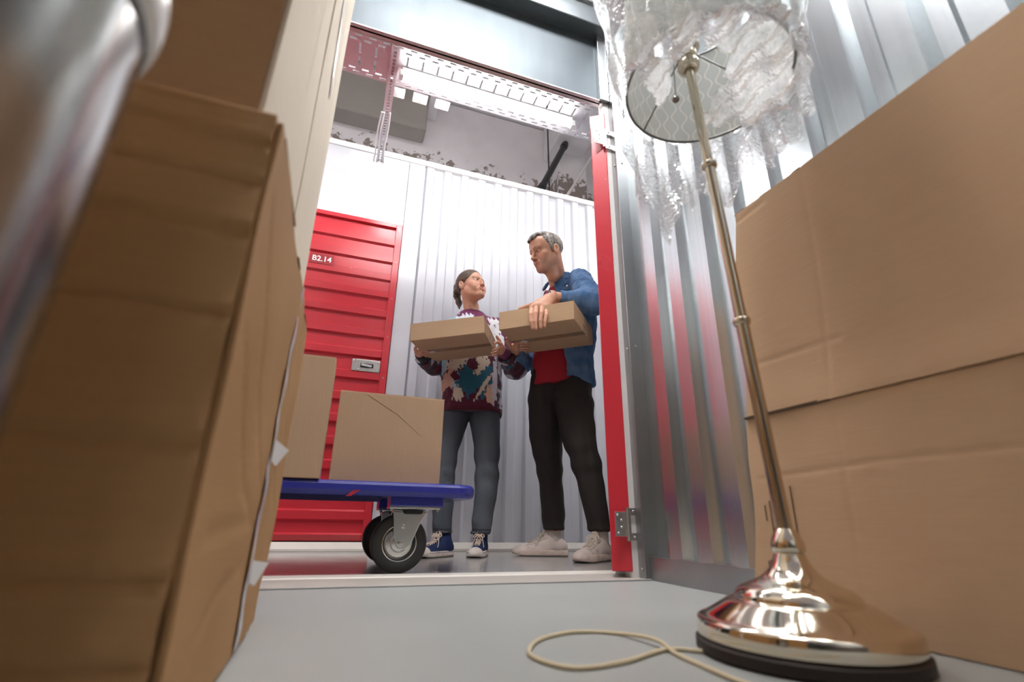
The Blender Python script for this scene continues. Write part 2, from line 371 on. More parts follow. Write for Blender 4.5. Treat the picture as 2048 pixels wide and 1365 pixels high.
M['conc_dark'] = concrete('bare_concrete', (.27, .24, .22))
wfar = struct('wall_far')
obj('wall_slab', box((-5, 4.3, 0), (6, 4.5, 4.6)), M['conc_light'], wfar)
ce = struct('ceiling.001')
obj('slab', box((-5, -4, 4.62), (6, 4.6, 4.8)), M['conc_light'], ce)
obj('beam', box((-5, 4.08, 3.95), (.44, 4.3, 4.62)), M['conc_dark'], ce, bevel=.02)
obj('beam', box((1.84, 2.4, 4.15), (2.25, 4.3, 4.62)), M['conc_light'], ce, bevel=.02)
obj('beam', box((.44, 3.5, 4.3), (.55, 4.3, 4.62)), M['conc_light'], ce, bevel=.02)
obj('wall_column', box((1.95, 4.1, 2.6), (2.3, 4.3, 4.62)), M['conc_light'], wfar, bevel=.01)
# far side of the building behind and beside the units
sobj('wall_building', box((-5.2, -4, 0), (-5, 4.6, 4.8)), M['conc_light'])
sobj('wall_building.001', box((6, -4, 0), (6.2, 4.6, 4.8)), M['conc_light'])
sobj('wall_building.002', box((-5, -4.2, 0), (6, -4, 4.8)), M['conc_light'])

# ------------------------------------------------------------------ services over the corridor
M['tray'] = mat('tray_dull_zinc', (.50, .48, .50), .40, .72, .06, 12)
ty0, ty1, tz = 2.075, 2.36, 2.63
tr = thing('cable_tray', 'perforated metal cable tray running overhead above the corridor', 'cable tray', (0, 0, 0))
def perforated(bm, x0, x1, y0, y1, to3):
    cx = .0125; nx = int((x1-x0)/cx); ny = 22; cy = (y1-y0)/ny
    V = {}
    def v(i, j):
        if (i, j) not in V: V[i, j] = bm.verts.new(to3(x0+i*cx, y0+j*cy))
        return V[i, j]
    for i in range(nx):
        for j in range(ny):
            hole = False
            if j in (1, 3, 18, 20): hole = (i+(2 if j in (3, 18) else 0)) % 6 in (0, 1, 2)
            elif 5 <= j <= 16 and i % 7 == 0: hole = j not in (10, 11)
            if hole: continue
            bm.faces.new((v(i, j), v(i+1, j), v(i+1, j+1), v(i, j+1)))
    return bm
def solidify(o, t):
    s = o.modifiers.new('thick', 'SOLIDIFY'); s.thickness = t; return o
solidify(obj('tray_bottom', perforated(BM(), -1.4, 3.2, ty0, ty1, lambda x, y: Vector((x, y, tz))), M['tray'], tr), .0015)
def slot_side(y):
    b = BM(); V = {}
    cx = .0125; rows = [0, .012, .020, .05, .058, .062]
    def v(i, j):
        if (i, j) not in V: V[i, j] = b.verts.new((-1.4+i*cx, y, tz+rows[j]))
        return V[i, j]
    for i in range(368):
        for j in range(5):
            if j in (1,) and i % 6 in (0, 1, 2): continue
            b.faces.new((v(i, j), v(i+1, j), v(i+1, j+1), v(i, j+1)))
    return solidify(obj('tray_side', b, M['tray'], tr), .0015)
slot_side(ty0); slot_side(ty1)
M['led'] = emit('led_diffuser', (1.0, .985, .97), LED_EMIT)
M['hall_fill'] = emit('hall_fill_diffuser', (1.0, .99, .98), HALL_FILL)
M['back_fill'] = emit('back_fill_diffuser', (1.0, .99, .98), BACK_FILL)
M['led_unit'] = emit('led_unit_diffuser', (1.0, .99, .98), UNIT_EMIT)
M['lamp_body'] = mat('lamp_body_white', (.85, .85, .85), .4)
def led(x0, x1, y, z, label, group, m='led'):
    t = thing('led_tube_light', label, 'ceiling light', ((x0+x1)/2, y, z), 0, group)
    w = (x1-x0)/2
    obj('diffuser', prism(BM(), [(.019*math.cos(a), -.022+.019*math.sin(a)) for a in [2*math.pi*i/20 for i in range(20)]], -w+.012, w-.012), M[m], t)
    obj('housing', box((-w, -.012, -.004), (w, .012, .030)), M['lamp_body'], t, bevel=.003)
    for s in (-1, 1): obj('end_cap', box((s*w-.012, -.021, -.043), (s*w+.012, .021, -.001)), mat('end_cap_clear', (.85, .85, .85), .2), t, bevel=.003)
    return t
led(.07, 1.155, 2.215, 2.59, 'bright white tube light glowing under the cable tray', None)
def led_panel(cx, cy, z, w, d, label):
    t = thing('unit_fill_panel', label, 'ceiling light', (cx, cy, z))
    obj('diffuser', box((-w/2+.012, -d/2+.012, -.004), (w/2-.012, d/2-.012, .004)), M['led_unit'], t)
    for lo, hi in (((-w/2, -d/2, -.006), (w/2, -d/2+.012, .03)), ((-w/2, d/2-.012, -.006), (w/2, d/2, .03)), ((-w/2, -d/2+.012, -.006), (-w/2+.012, d/2-.012, .03)), ((w/2-.012, -d/2+.012, -.006), (w/2, d/2-.012, .03))): obj('frame_bar', box(lo, hi), M['lamp_body'], t)
    obj('back_plate', box((-w/2+.012, -d/2+.012, .02), (w/2-.012, d/2-.012, .028)), M['lamp_body'], t)
LBL = 'white tube light over the corridor beyond the picture'
led(-1.75, -.65, 2.215, 2.59, 'tube light further left over the corridor, behind the cartons', None)
led(1.9, 3.0, 2.215, 2.59, 'tube light further right over the corridor, behind the galvanised wall', None)
led_panel(.40, .68, 2.95, 1.15, .42, 'unseen flat light panel added above the mesh roof to brighten the unit')  # unseen panel, made broad for more light and softer highlights in the unit
bt = led(-.1, 1.1, 3.25, 2.640, 'unseen bare tube added behind the white ribbed wall to brighten the concrete', None, 'back_fill')  # added lamp, kept out of sight, lights the concrete wall
for x in (-.4, .4): obj('bracket', box((x-.01, -.165, .025), (x+.01, .01, .031)), M['galv_bright'], bt)
led(-.3, .9, .75, 4.5, 'unseen tube added on the ceiling above the mesh roof to brighten the concrete', None, 'hall_fill')  # this and the next two: unseen tubes added to light the concrete
led(-2.6, -1.4, .75, 4.5, 'unseen tube added on the ceiling left of the unit to brighten the concrete', None, 'hall_fill')
led(2.3, 3.5, .75, 4.5, 'unseen tube added on the ceiling right of the unit to brighten the concrete', None, 'hall_fill')
led(-3.4, -2.3, 2.215, 2.59, 'tube light farthest left over the corridor, behind the cartons', None)

# crossbar carrying the tray from the back wall
xb = .02
t = thing('channel_strut', 'perforated metal channel crossing the corridor under the cable tray', 'channel', (xb, YB, 2.6))
b = BM()
for k in range(52):
    y = -1.18+k*.025
    bx(b, (-.022, y, .0), (-.007, y+.025, .002)); bx(b, (.007, y, .0), (.022, y+.025, .002)); bx(b, (-.007, y, .0), (.007, y+.009, .002))
o = obj('slotted_web', b, M['tray'], t)
obj('flange', box((-.024, -1.18, 0), (-.022, .12, .026)), M['tray'], t); obj('flange', box((.022, -1.18, 0), (.024, .12, .026)), M['tray'], t)
cab = mat('white_cable_sheath', (.78, .76, .77), .5)
for k, (dx, ph_) in enumerate(((-.027, 0), (-.050, 0), (.030, 2.2))):
    pts = [Vector((xb+dx*(1-i/16)+.005*math.sin(ph_+i*.9), YB+.10-i*.085, 2.592-.006*math.cos(i+ph_)-(.03 if i == 0 else 0))) for i in range(8)]
    setprops(obj('cable', tube(BM(), smooth_path(pts, 5), .0055, 8), cab, smooth=True), ('white cable tied along the left flank of the channel strut', 'white cable hanging outermost left of the channel strut', 'white cable along the right flank of the channel strut')[k], 'cable', 'cables tied to the strut')
# three little junction boxes under the far edge of the tray
for k, px in enumerate((798, 844, 889)):
    c = at(px, (190, 200, 214)[k], 1); 
    x = (.065, .205, .345)[k]
    t = thing('junction_box', ('white junction box under the tray edge, nearest the channel strut', 'white junction box under the tray edge, middle of three', 'white junction box under the tray edge, furthest right of three')[k], 'junction box', (x, 2.40, 2.655), 0, 'junction boxes under the cable tray')
    obj('body', box((-.045, -.02, -.028), (.045, .05, .0)), M['white_paint'], t, bevel=.006)
    obj('gland', lathe(BM(), [(0, -.036), (.012, -.036), (.014, -.028)], 14), M['lamp_body'], t)
# black pipe, threaded rods and pale conduit by the concrete wall
def rodthing(name, a, b_, r, mt_, label, cat, extra=None):
    a, b_ = Vector(a), Vector(b_); t = thing(name, label, cat, a)
    obj('run', tube(BM(), [a-a, b_-a], r, 14), mt_, t, smooth=True)
    d = (b_-a).normalized()
    for f in (.06, .94): obj('coupling', tube(BM(), [(b_-a)*f-d*.03, (b_-a)*f+d*.03], r*1.25, 14), mt_, t, smooth=True)
    return t
blk = mat('black_pipe_paint', (.012, .012, .014), .35)
rodthing('pipe', at(1131, 288, 4.35), at(1080, 382, 3.90), .033, blk, 'black pipe running up to the ceiling over the ribbed wall', 'pipe')
rodthing('threaded_rod', (at(1093, 300, 3.75).x, at(1093, 300, 3.75).y, 4.625), at(1099, 384, 3.75), .007, blk, 'thin threaded rod hanging beside the black pipe', 'rod')
rodthing('conduit', at(1182, 316, 4.3)+(at(1182, 316, 4.3)-at(1132, 395, 3.9))*((4.60-at(1182, 316, 4.3).z)/(at(1182, 316, 4.3).z-at(1132, 395, 3.9).z)), at(1132, 395, 3.9), .012, mat('conduit_grey', (.62, .58, .56), .5), 'pale thin conduit near the red door top, right of the black pipe', 'conduit')
# round dark fan behind the boxes at upper left
t = thing('duct_fan', 'round dark grille of a duct fan high on the concrete wall', 'fan', at(672, 178, 4.0))
q = rot_to((.1, -.8, -.6))
obj('housing', lathe(BM(), [(0, -.08), (.165, -.08), (.17, .05), (.155, .06)], 40, q), mat('fan_dark', (.05, .035, .033), .6), t, smooth=True)
b = BM()
for k in range(7): tube(b, [q @ Vector((.155*k/7*math.cos(a), .155*k/7*math.sin(a), .055)) for a in [i*math.pi/14 for i in range(28)]], .004, 5, closed=True) if k else None
obj('grille', b, mat('fan_grille', (.09, .07, .065), .5), t)
obj('rim', tube(BM(), [q @ Vector((.16*math.cos(a), .16*math.sin(a), .057)) for a in [i*math.pi/20 for i in range(40)]], .01, 8, closed=True), mat('fan_rim', (.07, .05, .05), .5), t, smooth=True)

# ================================================================== cartons
def dented(lo, hi, n, amp, seed, creases=()):
    """a carton body with slightly bulging, dented faces; creases: (axis, value) lines get a shallow groove"""
    rnd = random.Random(seed); bm = BM(); lo, hi = Vector(lo), Vector(hi); d = hi-lo
    nx, ny, nz = [max(2, int(round(c/n))) for c in d]
    V = {}
    def key(p): return tuple(round(c, 5) for c in p)
    ph = [rnd.uniform(0, 6.28) for _ in range(12)]
    def P(a, b, c):
        p = Vector((lo.x+d.x*a, lo.y+d.y*b, lo.z+d.z*c)); k = key(p)
        if k in V: return V[k]
        nrm = Vector(((a == 1)-(a == 0), (b == 1)-(b == 0), (c == 1)-(c == 0)))
        w = amp*(math.sin(p.x*11+ph[0])*math.sin(p.z*9+ph[1])+.6*math.sin(p.y*17+ph[2]+p.z*6)+.4*math.sin(p.z*29+ph[3]))
        edge = 1.0 if abs(nrm.x)+abs(nrm.y)+abs(nrm.z) == 1 else .25
        for ax, val in creases:
            if abs(p[ax]-val) < n*.5: w -= .004
        V[k] = bm.verts.new(p+nrm*w*edge); return V[k]
    def face(f, nu, nv):
        for i in range(nu):
            for j in range(nv):
                bm.faces.new((P(*f(i/nu, j/nv)), P(*f((i+1)/nu, j/nv)), P(*f((i+1)/nu, (j+1)/nv)), P(*f(i/nu, (j+1)/nv))))
    face(lambda u, v: (0, u, v), ny, nz); face(lambda u, v: (1, u, v), ny, nz)
    face(lambda u, v: (u, 0, v), nx, nz); face(lambda u, v: (u, 1, v), nx, nz)
    face(lambda u, v: (u, v, 0), nx, ny); face(lambda u, v: (u, v, 1), nx, ny)
    return bm
def ribbon(bm, pts, wdir, w, t=.0008, wob=0):
    """a flat strip of tape along pts, w wide across wdir"""
    wd = Vector(wdir).normalized(); L = []; pts = [Vector(p) for p in pts]
    for i, p in enumerate(pts):
        ww = w*(1+wob*math.sin(i*2.1)); L.append((bm.verts.new(p-wd*ww/2), bm.verts.new(p+wd*ww/2)))
    for (a, b_), (c, d) in zip(L, L[1:]): bm.faces.new((a, b_, d, c))
    return bm
# lower near carton on the left: flaps and torn tape on its right-hand face
X0 = -.092
t = thing('carton', 'large brown carton on the floor at left with torn clear tape down its side', 'box', (X0-.3, .74, 0))
def L(p): return Vector(p)-Vector((X0-.3, .74, 0))
def Lb(lo, hi): return L(lo), L(hi)
obj('body', dented(L((X0-.62, .436, 0)), L((X0-.006, 1.06, .541)), .026, .0016, 3, ((2, .115), (2, .30), (2, .42))), M['kraft_low'], t, smooth=True)
zz_ = [0]
while zz_[-1] < .541: zz_.append(zz_[-1]+.0035)
FC = (.075, .125, .215, .222, .325, .40, .407, .458, .503)
pr_ = [(z, -.3065-.0012*math.sin(z*23)-.0007*math.sin(z*61+1)+sum(.0030*math.exp(-((z-c)/.0042)**2)-.0010*math.exp(-((z-c-.009)/.006)**2) for c in FC)) for z in zz_]
b = BM(); G_ = []
for k in range(13):
    x_ = -.32+.614*k/12
    G_.append([b.verts.new((x_, y_+.0009*math.sin(x_*14+z*9), min(z+.004*math.sin(x_*9)*(0 < z < .53), .541))) for z, y_ in pr_])
for A_, B_ in zip(G_, G_[1:]):
    for i in range(len(A_)-1): b.faces.new((A_[i], B_[i], B_[i+1], A_[i+1]))
fp = obj('front_panel', b, M['kraft_low'], t, smooth=True); s_ = fp.modifiers.new('thick', 'SOLIDIFY'); s_.thickness = .003; s_.offset = 0
# two flaps meet in a slot under the tape (Y .80)
def groove(y, z, creases, wd=.0045, dp=.0022):
    g = 0
    for a, b, c, d in creases:
        dy, dz = c-a, d-b; t = max(0, min(1, ((y-a)*dy+(z-b)*dz)/(dy*dy+dz*dz))); q = math.hypot(y-a-dy*t, z-b-dz*t)/wd
        if q < 2.5: g = max(g, dp*math.exp(-q*q))
    return g
CRS = [(a-.74, b, c-.74, d) for a, b, c, d in ((.47, .47, .60, .30), (.60, .30, .79, .20), (.47, .33, .62, .20), (.62, .20, .78, .155), (.45, .02, .60, .10), (.60, .10, .76, .118), (.84, .27, 1.02, .18), (.85, .40, 1.0, .30), (.50, .155, .76, .165))]
def flap(name, y0, y1, z0, z1, x, th, parent, mt_, slant=(0, 0), n=64, amp=.0012, seed=1, clip=0, creases=()):
    """upright flap panel with gently buckled face"""
    rnd = random.Random(seed); bm = BM(); A = []; B = []
    p1, p2 = rnd.uniform(0, 6), rnd.uniform(0, 6)
    for i in range(n+1):
        ra, rb = [], []
        for j in range(n+1):
            u_, v_ = i/n, j/n
            ya = y0+slant[0]*v_; yb = y1+slant[1]*v_
            y = ya+(yb-ya)*u_; z = z0+(z1-z0)*v_
            if clip and v_ < .18 : y = ya+(yb-clip*(1-v_/.18)-ya)*u_
            w = amp*(math.sin(9*u_+p1+4*v_)+.8*math.sin(13*v_+p2-5*u_))
            w -= groove(y, z, creases)
            ra.append(bm.verts.new((x+w, y, z))); rb.append(bm.verts.new((x+w-th, y, z)))
        A.append(ra); B.append(rb)
    for i in range(n):
        for j in range(n):
            bm.faces.new((A[i][j], A[i+1][j], A[i+1][j+1], A[i][j+1])); bm.faces.new((B[i][j], B[i][j+1], B[i+1][j+1], B[i+1][j]))
    for i in range(n):
        for X_, Y_ in ((A, B),):
            bm.faces.new((X_[i][0], Y_[i][0], Y_[i+1][0], X_[i+1][0])); bm.faces.new((X_[i][n], X_[i+1][n], Y_[i+1][n], Y_[i][n]))
            bm.faces.new((X_[0][i], X_[0][i+1], Y_[0][i+1], Y_[0][i])); bm.faces.new((X_[n][i], Y_[n][i], Y_[n][i+1], X_[n][i+1]))
    return obj(name, bm, mt_, parent, smooth=True)
o = flap('flap', .438-.74, .806-.74, .004, .537, .30, .005, t, M['kraft_low'], (0, .03), seed=4, creases=CRS)
o = flap('flap', .813-.74, 1.058-.74, .004, .537, .30, .005, t, M['kraft_low'], (.03, 0), seed=9, clip=.10, creases=CRS)
# creases pressed into the flaps
b = BM()
def crease(bm, y0, z0, y1, z1, x=.3012):
    a = Vector((x, y0-.74, z0)); c = Vector((x, y1-.74, z1)); tube(bm, [a-Vector((.0016, 0, 0)), (a+c)/2-Vector((.0010, 0, 0)), c-Vector((.0016, 0, 0))], .0016, 6)
b.free()
pts = [(.3022+.0012*math.sin(i*1.7), .802-.74+.028*(i/23)+.002*math.sin(i*2.3), .008+.53*i/23) for i in range(24)]
obj('tape', ribbon(BM(), pts, (0, 1, .02), .028, wob=.35), M['tape_clear'], t, label='torn wrinkled strip of clear tape')
b = BM()
for (y, z, s) in ((.815, .263, 1), (.81, .10, .9)):
    p = [Vector((.303, y-.74-.006, z-.016*s)), Vector((.303, y-.74-.008, z+.014*s)), Vector((.318, y-.74+.052*s, z+.006)), Vector((.308, y-.74+.012, z-.022*s))]
    b = BM(); v = [b.verts.new(q) for q in p]; w = [b.verts.new(q+Vector((.0015, 0, .0008))) for q in p]
    b.faces.new(v); b.faces.new(w[::-1])
    for i in range(4): b.faces.new((v[i], v[(i+1) % 4], w[(i+1) % 4], w[i]))
    obj('tape_tear', b, mat('tape_white', (.80, .78, .78), .35), t, label='white torn end of tape sticking out')
for y0, y1 in ((.46, .50), (.56, .63), (.72, .76), (.95, 1.0)):
    obj('frayed_edge', box((.2955, y0-.74, .5362), (.3008, y1-.74, .5380)), M['kraft_edge'], t)

# tall carton standing on it
X1 = -.118
t = thing('carton', 'tall carton, its side coloured pale as if lit, stacked on the taped brown carton at left', 'box', (X1-.3, .77, .545))
obj('body', dented((-.32, -.308, .002), (.294, .308, 1.15), .035, .0012, 11), M['kraft'], t, smooth=True)
flap('flap', -.308, .012, .003, 1.148, .30, .005, t, M['kraft_lit'], (.02, -.05), seed=14, amp=.0007, creases=[(-.11, .24, -.105, 1.1)])  # side flaps coloured paler than the body for the light falling on them
flap('flap', .018, .308, .003, 1.148, .30, .005, t, M['kraft_lit'], (-.05, 0), seed=15, amp=.0007, creases=[(.23, .3, .16, 1.1)])
obj('tape', ribbon(BM(), [(.3022, .155-.012*i, .50+.05*i) for i in range(12)], (0, 1, 0), .018, wob=.3), M['tape_clear'], t, label='strip of clear tape at the top')

# wide carton on the right, against the galvanised wall: two big flaps meeting at mid height
X2 = .850
t = thing('carton', 'wide brown carton standing at right behind the lamp, dark slot across its face', 'box', (X2+.06, .1, 0))
def far_edge(z): return .690+(.885-z)*.115           # the carton leans: its far edge runs out towards the floor
bb_ = dented((-.044, -.72, .002), (.075, .735, .884), .04, .0012, 21)
for v_ in bb_.verts:
    if v_.co.y > 0: v_.co.y *= (far_edge(v_.co.z)-.004)/.735
obj('body', bb_, M['kraft_right'], t, smooth=True)
CRX = [(.50, .885, .515, .60), (.515, .60, .54, .40), (.54, .385, .555, .01), (.735, .262, .45, .275), (.45, .275, .10, .270), (.73, .505, .50, .50), (.735, .862, .60, .868)]
def flapx(name, y0, y1, z0, z1, amp, seed, bulge):
    nu, nv = 260, 90; rnd = random.Random(seed); p1 = rnd.uniform(0, 6); bm = BM(); A = []; B = []
    for i in range(nu+1):
        ra, rb = [], []
        for j in range(nv+1):
            u_, v_ = i/nu, j/nv; z = z0+(z1-z0)*v_; y = y0+(far_edge(z)-y0)*u_
            yy = y+.006*math.sin(v_*7+p1)*(u_ == 1)
            w = amp*math.sin(8*u_+p1+3*v_)+bulge(u_, v_)-groove(y, z, CRX, .0045, .0016)
            ra.append(bm.verts.new((-.06-w, yy, z))); rb.append(bm.verts.new((-.055-w, yy, z)))
        A.append(ra); B.append(rb)
    for i in range(nu):
        for j in range(nv): bm.faces.new((A[i][j], A[i][j+1], A[i+1][j+1], A[i+1][j])); bm.faces.new((B[i][j], B[i+1][j], B[i+1][j+1], B[i][j+1]))
        bm.faces.new((A[i][0], A[i+1][0], B[i+1][0], B[i][0])); bm.faces.new((A[i][nv], B[i][nv], B[i+1][nv], A[i+1][nv]))
    for i in range(nv):
        bm.faces.new((A[0][i], B[0][i], B[0][i+1], A[0][i+1])); bm.faces.new((A[nu][i], A[nu][i+1], B[nu][i+1], B[nu][i]))
    return obj(name, bm, M['kraft_right'], t, smooth=True)
yl = .735
flapx('flap', -.72, yl, .392, .886, .0010, 5, lambda u_, v_: .006*math.exp(-((v_-.0)/.10)**2)*(1-max(0, (u_-.82))*3))
flapx('flap', -.72, yl-.004, .002, .390, .0010, 8, lambda u_, v_: .0015*math.exp(-((v_-1)/.10)**2)-(.006*max(0, (u_-.80))*5*math.exp(-((v_-1)/.2)**2)))
obj('slot', box((-.0640, .545, .3895), (-.0548, far_edge(.39)+.002, .3945)), M['kraft_dark'], t, label='dark open slot between the flaps')
for y0, y1 in ((.655, .688), (.58, .61), (.50, .52), (-.1, .0)): obj('frayed_edge', box((-.0608, y0, .8845), (-.0545, y1, .888)), M['kraft_edge'], t)
my = lambda y: (y+.1)*1.076-.1
mz = lambda z: .17+(z-.17)*1.076
# printed handling marks low on the face, behind the lamp foot
b = BM()
for (y, z0, z1) in ((.673, .178, .206), (.661, .142, .214), (.650, .158, .225), (.631, .160, .222), (.622, .155, .214), (.609, .145, .238)): y, z0, z1 = my(y), mz(z0), mz(z1); bx(b, (-.0618, y-.0010, z0), (-.0606, y+.0010, z1))
for (y, z, w_, h_) in ((.640, .108, .085, .003), (.640, .070, .085, .003), (.683, .089, .003, .04), (.598, .089, .003, .04)): y, z = my(y), mz(z); bx(b, (-.0618, y-w_/2, z-h_/2), (-.0606, y+w_/2, z+h_/2))
for k in range(8):
    f_ = k/8; q_ = my(.682-.045*f_); w_ = mz(.104-.033*f_); bx(b, (-.0618, q_-.006, w_-.002), (-.0606, q_, w_+.002))
obj('printed_marks', b, M['print'], t)

# ---- parcels: closed cartons with taped seams
def parcel(label, w, d, h, loc, rz, mt_, group=None, tape_bottom=True, fuzzy=True, seed=1):
    t = thing('carton', label, 'box', loc, rz, group)
    obj('body', dented((-w/2, -d/2, 0), (w/2, d/2, h), .05, .0005, seed), mt_, t, smooth=False, bevel=.0025)
    if tape_bottom:
        obj('tape', box((-w/2-.0008, -.022, -.0009), (w/2+.0008, .022, .0002)), M['tape_brown'], t, label='brown tape along the bottom seam')
        for s in (-1, 1): obj('tape', box((s*(w/2+.0004)-.0006, -.022, -.001), (s*(w/2+.0004)+.0006, .022, .045)), M['tape_brown'], t)
        obj('bottom_flap_seam', box((-w/2+.002, -.0008, -.0004), (w/2-.002, .0008, .0004)), M['kraft_edge'], t)
    obj('top_flap', box((-w/2+.001, -d/2+.001, h), (w/2-.001, -.001, h+.002)), mt_, t); obj('top_flap', box((-w/2+.001, .001, h), (w/2-.001, d/2-.001, h+.002)), mt_, t)
    if fuzzy:
        b = BM(); rnd = random.Random(seed)
        for k in range(16):
            p = Vector((-w/2+.055+rnd.uniform(-.012, .02), rnd.uniform(-.012, .012), -.002)); q = p+Vector((rnd.uniform(-.02, .025), rnd.uniform(-.014, .014), -.008)); r = p+Vector((rnd.uniform(-.01, .02), rnd.uniform(-.01, .01), -.001))
            vs = [b.verts.new(x) for x in (p, q, r)]; b.faces.new(vs)
        obj('tape_shred', b, mat('tape_shred', (.8, .78, .78), .3), t, label='white shred of torn tape')
    return t
M['kraft_trolley'] = cardboard('kraft_board_tan', (.45, .30, .19), (14, 14, 1))
tr1 = parcel('plain brown carton lying on the right of the blue trolley', .386, .36, .322, (.178, 2.035, .2865), 0, M['kraft_trolley'], tape_bottom=False, fuzzy=False, seed=31)
b = BM(); tube(b, [(-.10, -.1806, .318), (.02, -.1806, .25), (.115, -.1806, .175)], .0011, 5); obj('crease_lines', b, M['kraft_trolley'], tr1)
tr2 = parcel('upright brown carton on the trolley, left of the plain one', .46, .150, .405, (-.272, 1.805, .2865), 0, M['kraft_trolley'], tape_bottom=False, fuzzy=False, seed=33)
obj('tape', box((.2306, -.02, .0), (.2312, .02, .06)), M['tape_clear'], tr2)
# ================================================================== floor lamp in bubble wrap
def metal(name, col, rough, st=None):
    mt, nt, b = nodes(name); b.inputs['Metallic'].default_value = 1; b.inputs['Base Color'].default_value = c4(col); b.inputs['Roughness'].default_value = rough
    return mt
M['nickel'] = metal('polished_nickel', (.80, .72, .60), .07)
M['nickel_pole'] = metal('brushed_nickel', (.62, .55, .44), .16)
M['dark_felt'] = mat('dark_foot_ring', (.025, .017, .014), .6)
LX, LY = .651, .606
lp = thing('floor_lamp', 'nickel floor lamp with stepped round foot, its shade wrapped in bubble film', 'lamp', (LX, LY, 0))
obj('foot_ring', lathe(BM(), [(0, 0), (.138, 0), (.143, .004), (.143, .016), (.136, .020), (0, .020)], 72), M['dark_felt'], lp, smooth=False)
prof = [(.1345, .019), (.1388, .021), (.1398, .028), (.1388, .040), (.1355, .0445), (.127, .048), (.115, .055), (.103, .0625), (.094, .0680), (.0885, .0695), (.0850, .0690), (.0830, .0715), (.081, .0770), (.074, .0845), (.063, .0900), (.052, .0945), (.041, .1005), (.032, .109), (.025, .120), (.0215, .128), (.020, .131)]
def finer(pr, k=4): return [(p.x, p.z) for p in smooth_path([(r, 0, z) for r, z in pr], k)]
obj('base', lathe(BM(), finer(prof), 96), M['nickel'], lp, smooth=True)
prof = [(.020, .131), (.0225, .134), (.0235, .140), (.0225, .147), (.0185, .156), (.0150, .162), (.0125, .166)]
obj('neck', lathe(BM(), finer(prof), 48), M['nickel'], lp, smooth=True)
LEAN = Vector((-.046, .014, 1)).normalized()
def lpt(z): return Vector((LEAN.x/LEAN.z*(z-.16), LEAN.y/LEAN.z*(z-.16), z))
obj('pole', tube(BM(), [lpt(.158), lpt(.50)], .0108, 24), M['nickel_pole'], lp, smooth=True)
obj('pole', tube(BM(), [lpt(.50), lpt(.84)], .0098, 24), M['nickel_pole'], lp, smooth=True)
obj('pole', tube(BM(), [lpt(.84), lpt(1.10)], .0092, 24), M['nickel_pole'], lp, smooth=True)
for z in (.502, .835):
    q = rot_to(LEAN, lpt(z)); obj('collar', lathe(BM(), finer([(.0100, -.007), (.0138, -.005), (.0146, 0), (.0138, .005), (.0092, .007)], 3), 32, q), M['nickel_pole'], lp, smooth=True)
SO = lpt(1.088); q = rot_to(LEAN, SO)
obj('socket', lathe(BM(), finer([(.0105, -.004), (.019, -.002), (.0225, .006), (.022, .016), (.0165, .022), (.0165, .026), (.0205, .030), (.0215, .055)], 3), 40, q), M['nickel_pole'], lp, smooth=True)
obj('socket_cap', lathe(BM(), finer([(.0215, .055), (.029, .057), (.0305, .061), (.029, .065), (.020, .066), (0, .066)], 3), 40, q), M['nickel_pole'], lp, smooth=True)
bl = obj('bulb', lathe(BM(), finer([(.012, .066), (.014, .085), (.022, .105), (.027, .125), (.024, .146), (.012, .160), (0, .163)], 4), 32, q), mat('bulb_glass', (.86, .86, .86), .2), lp, smooth=True)
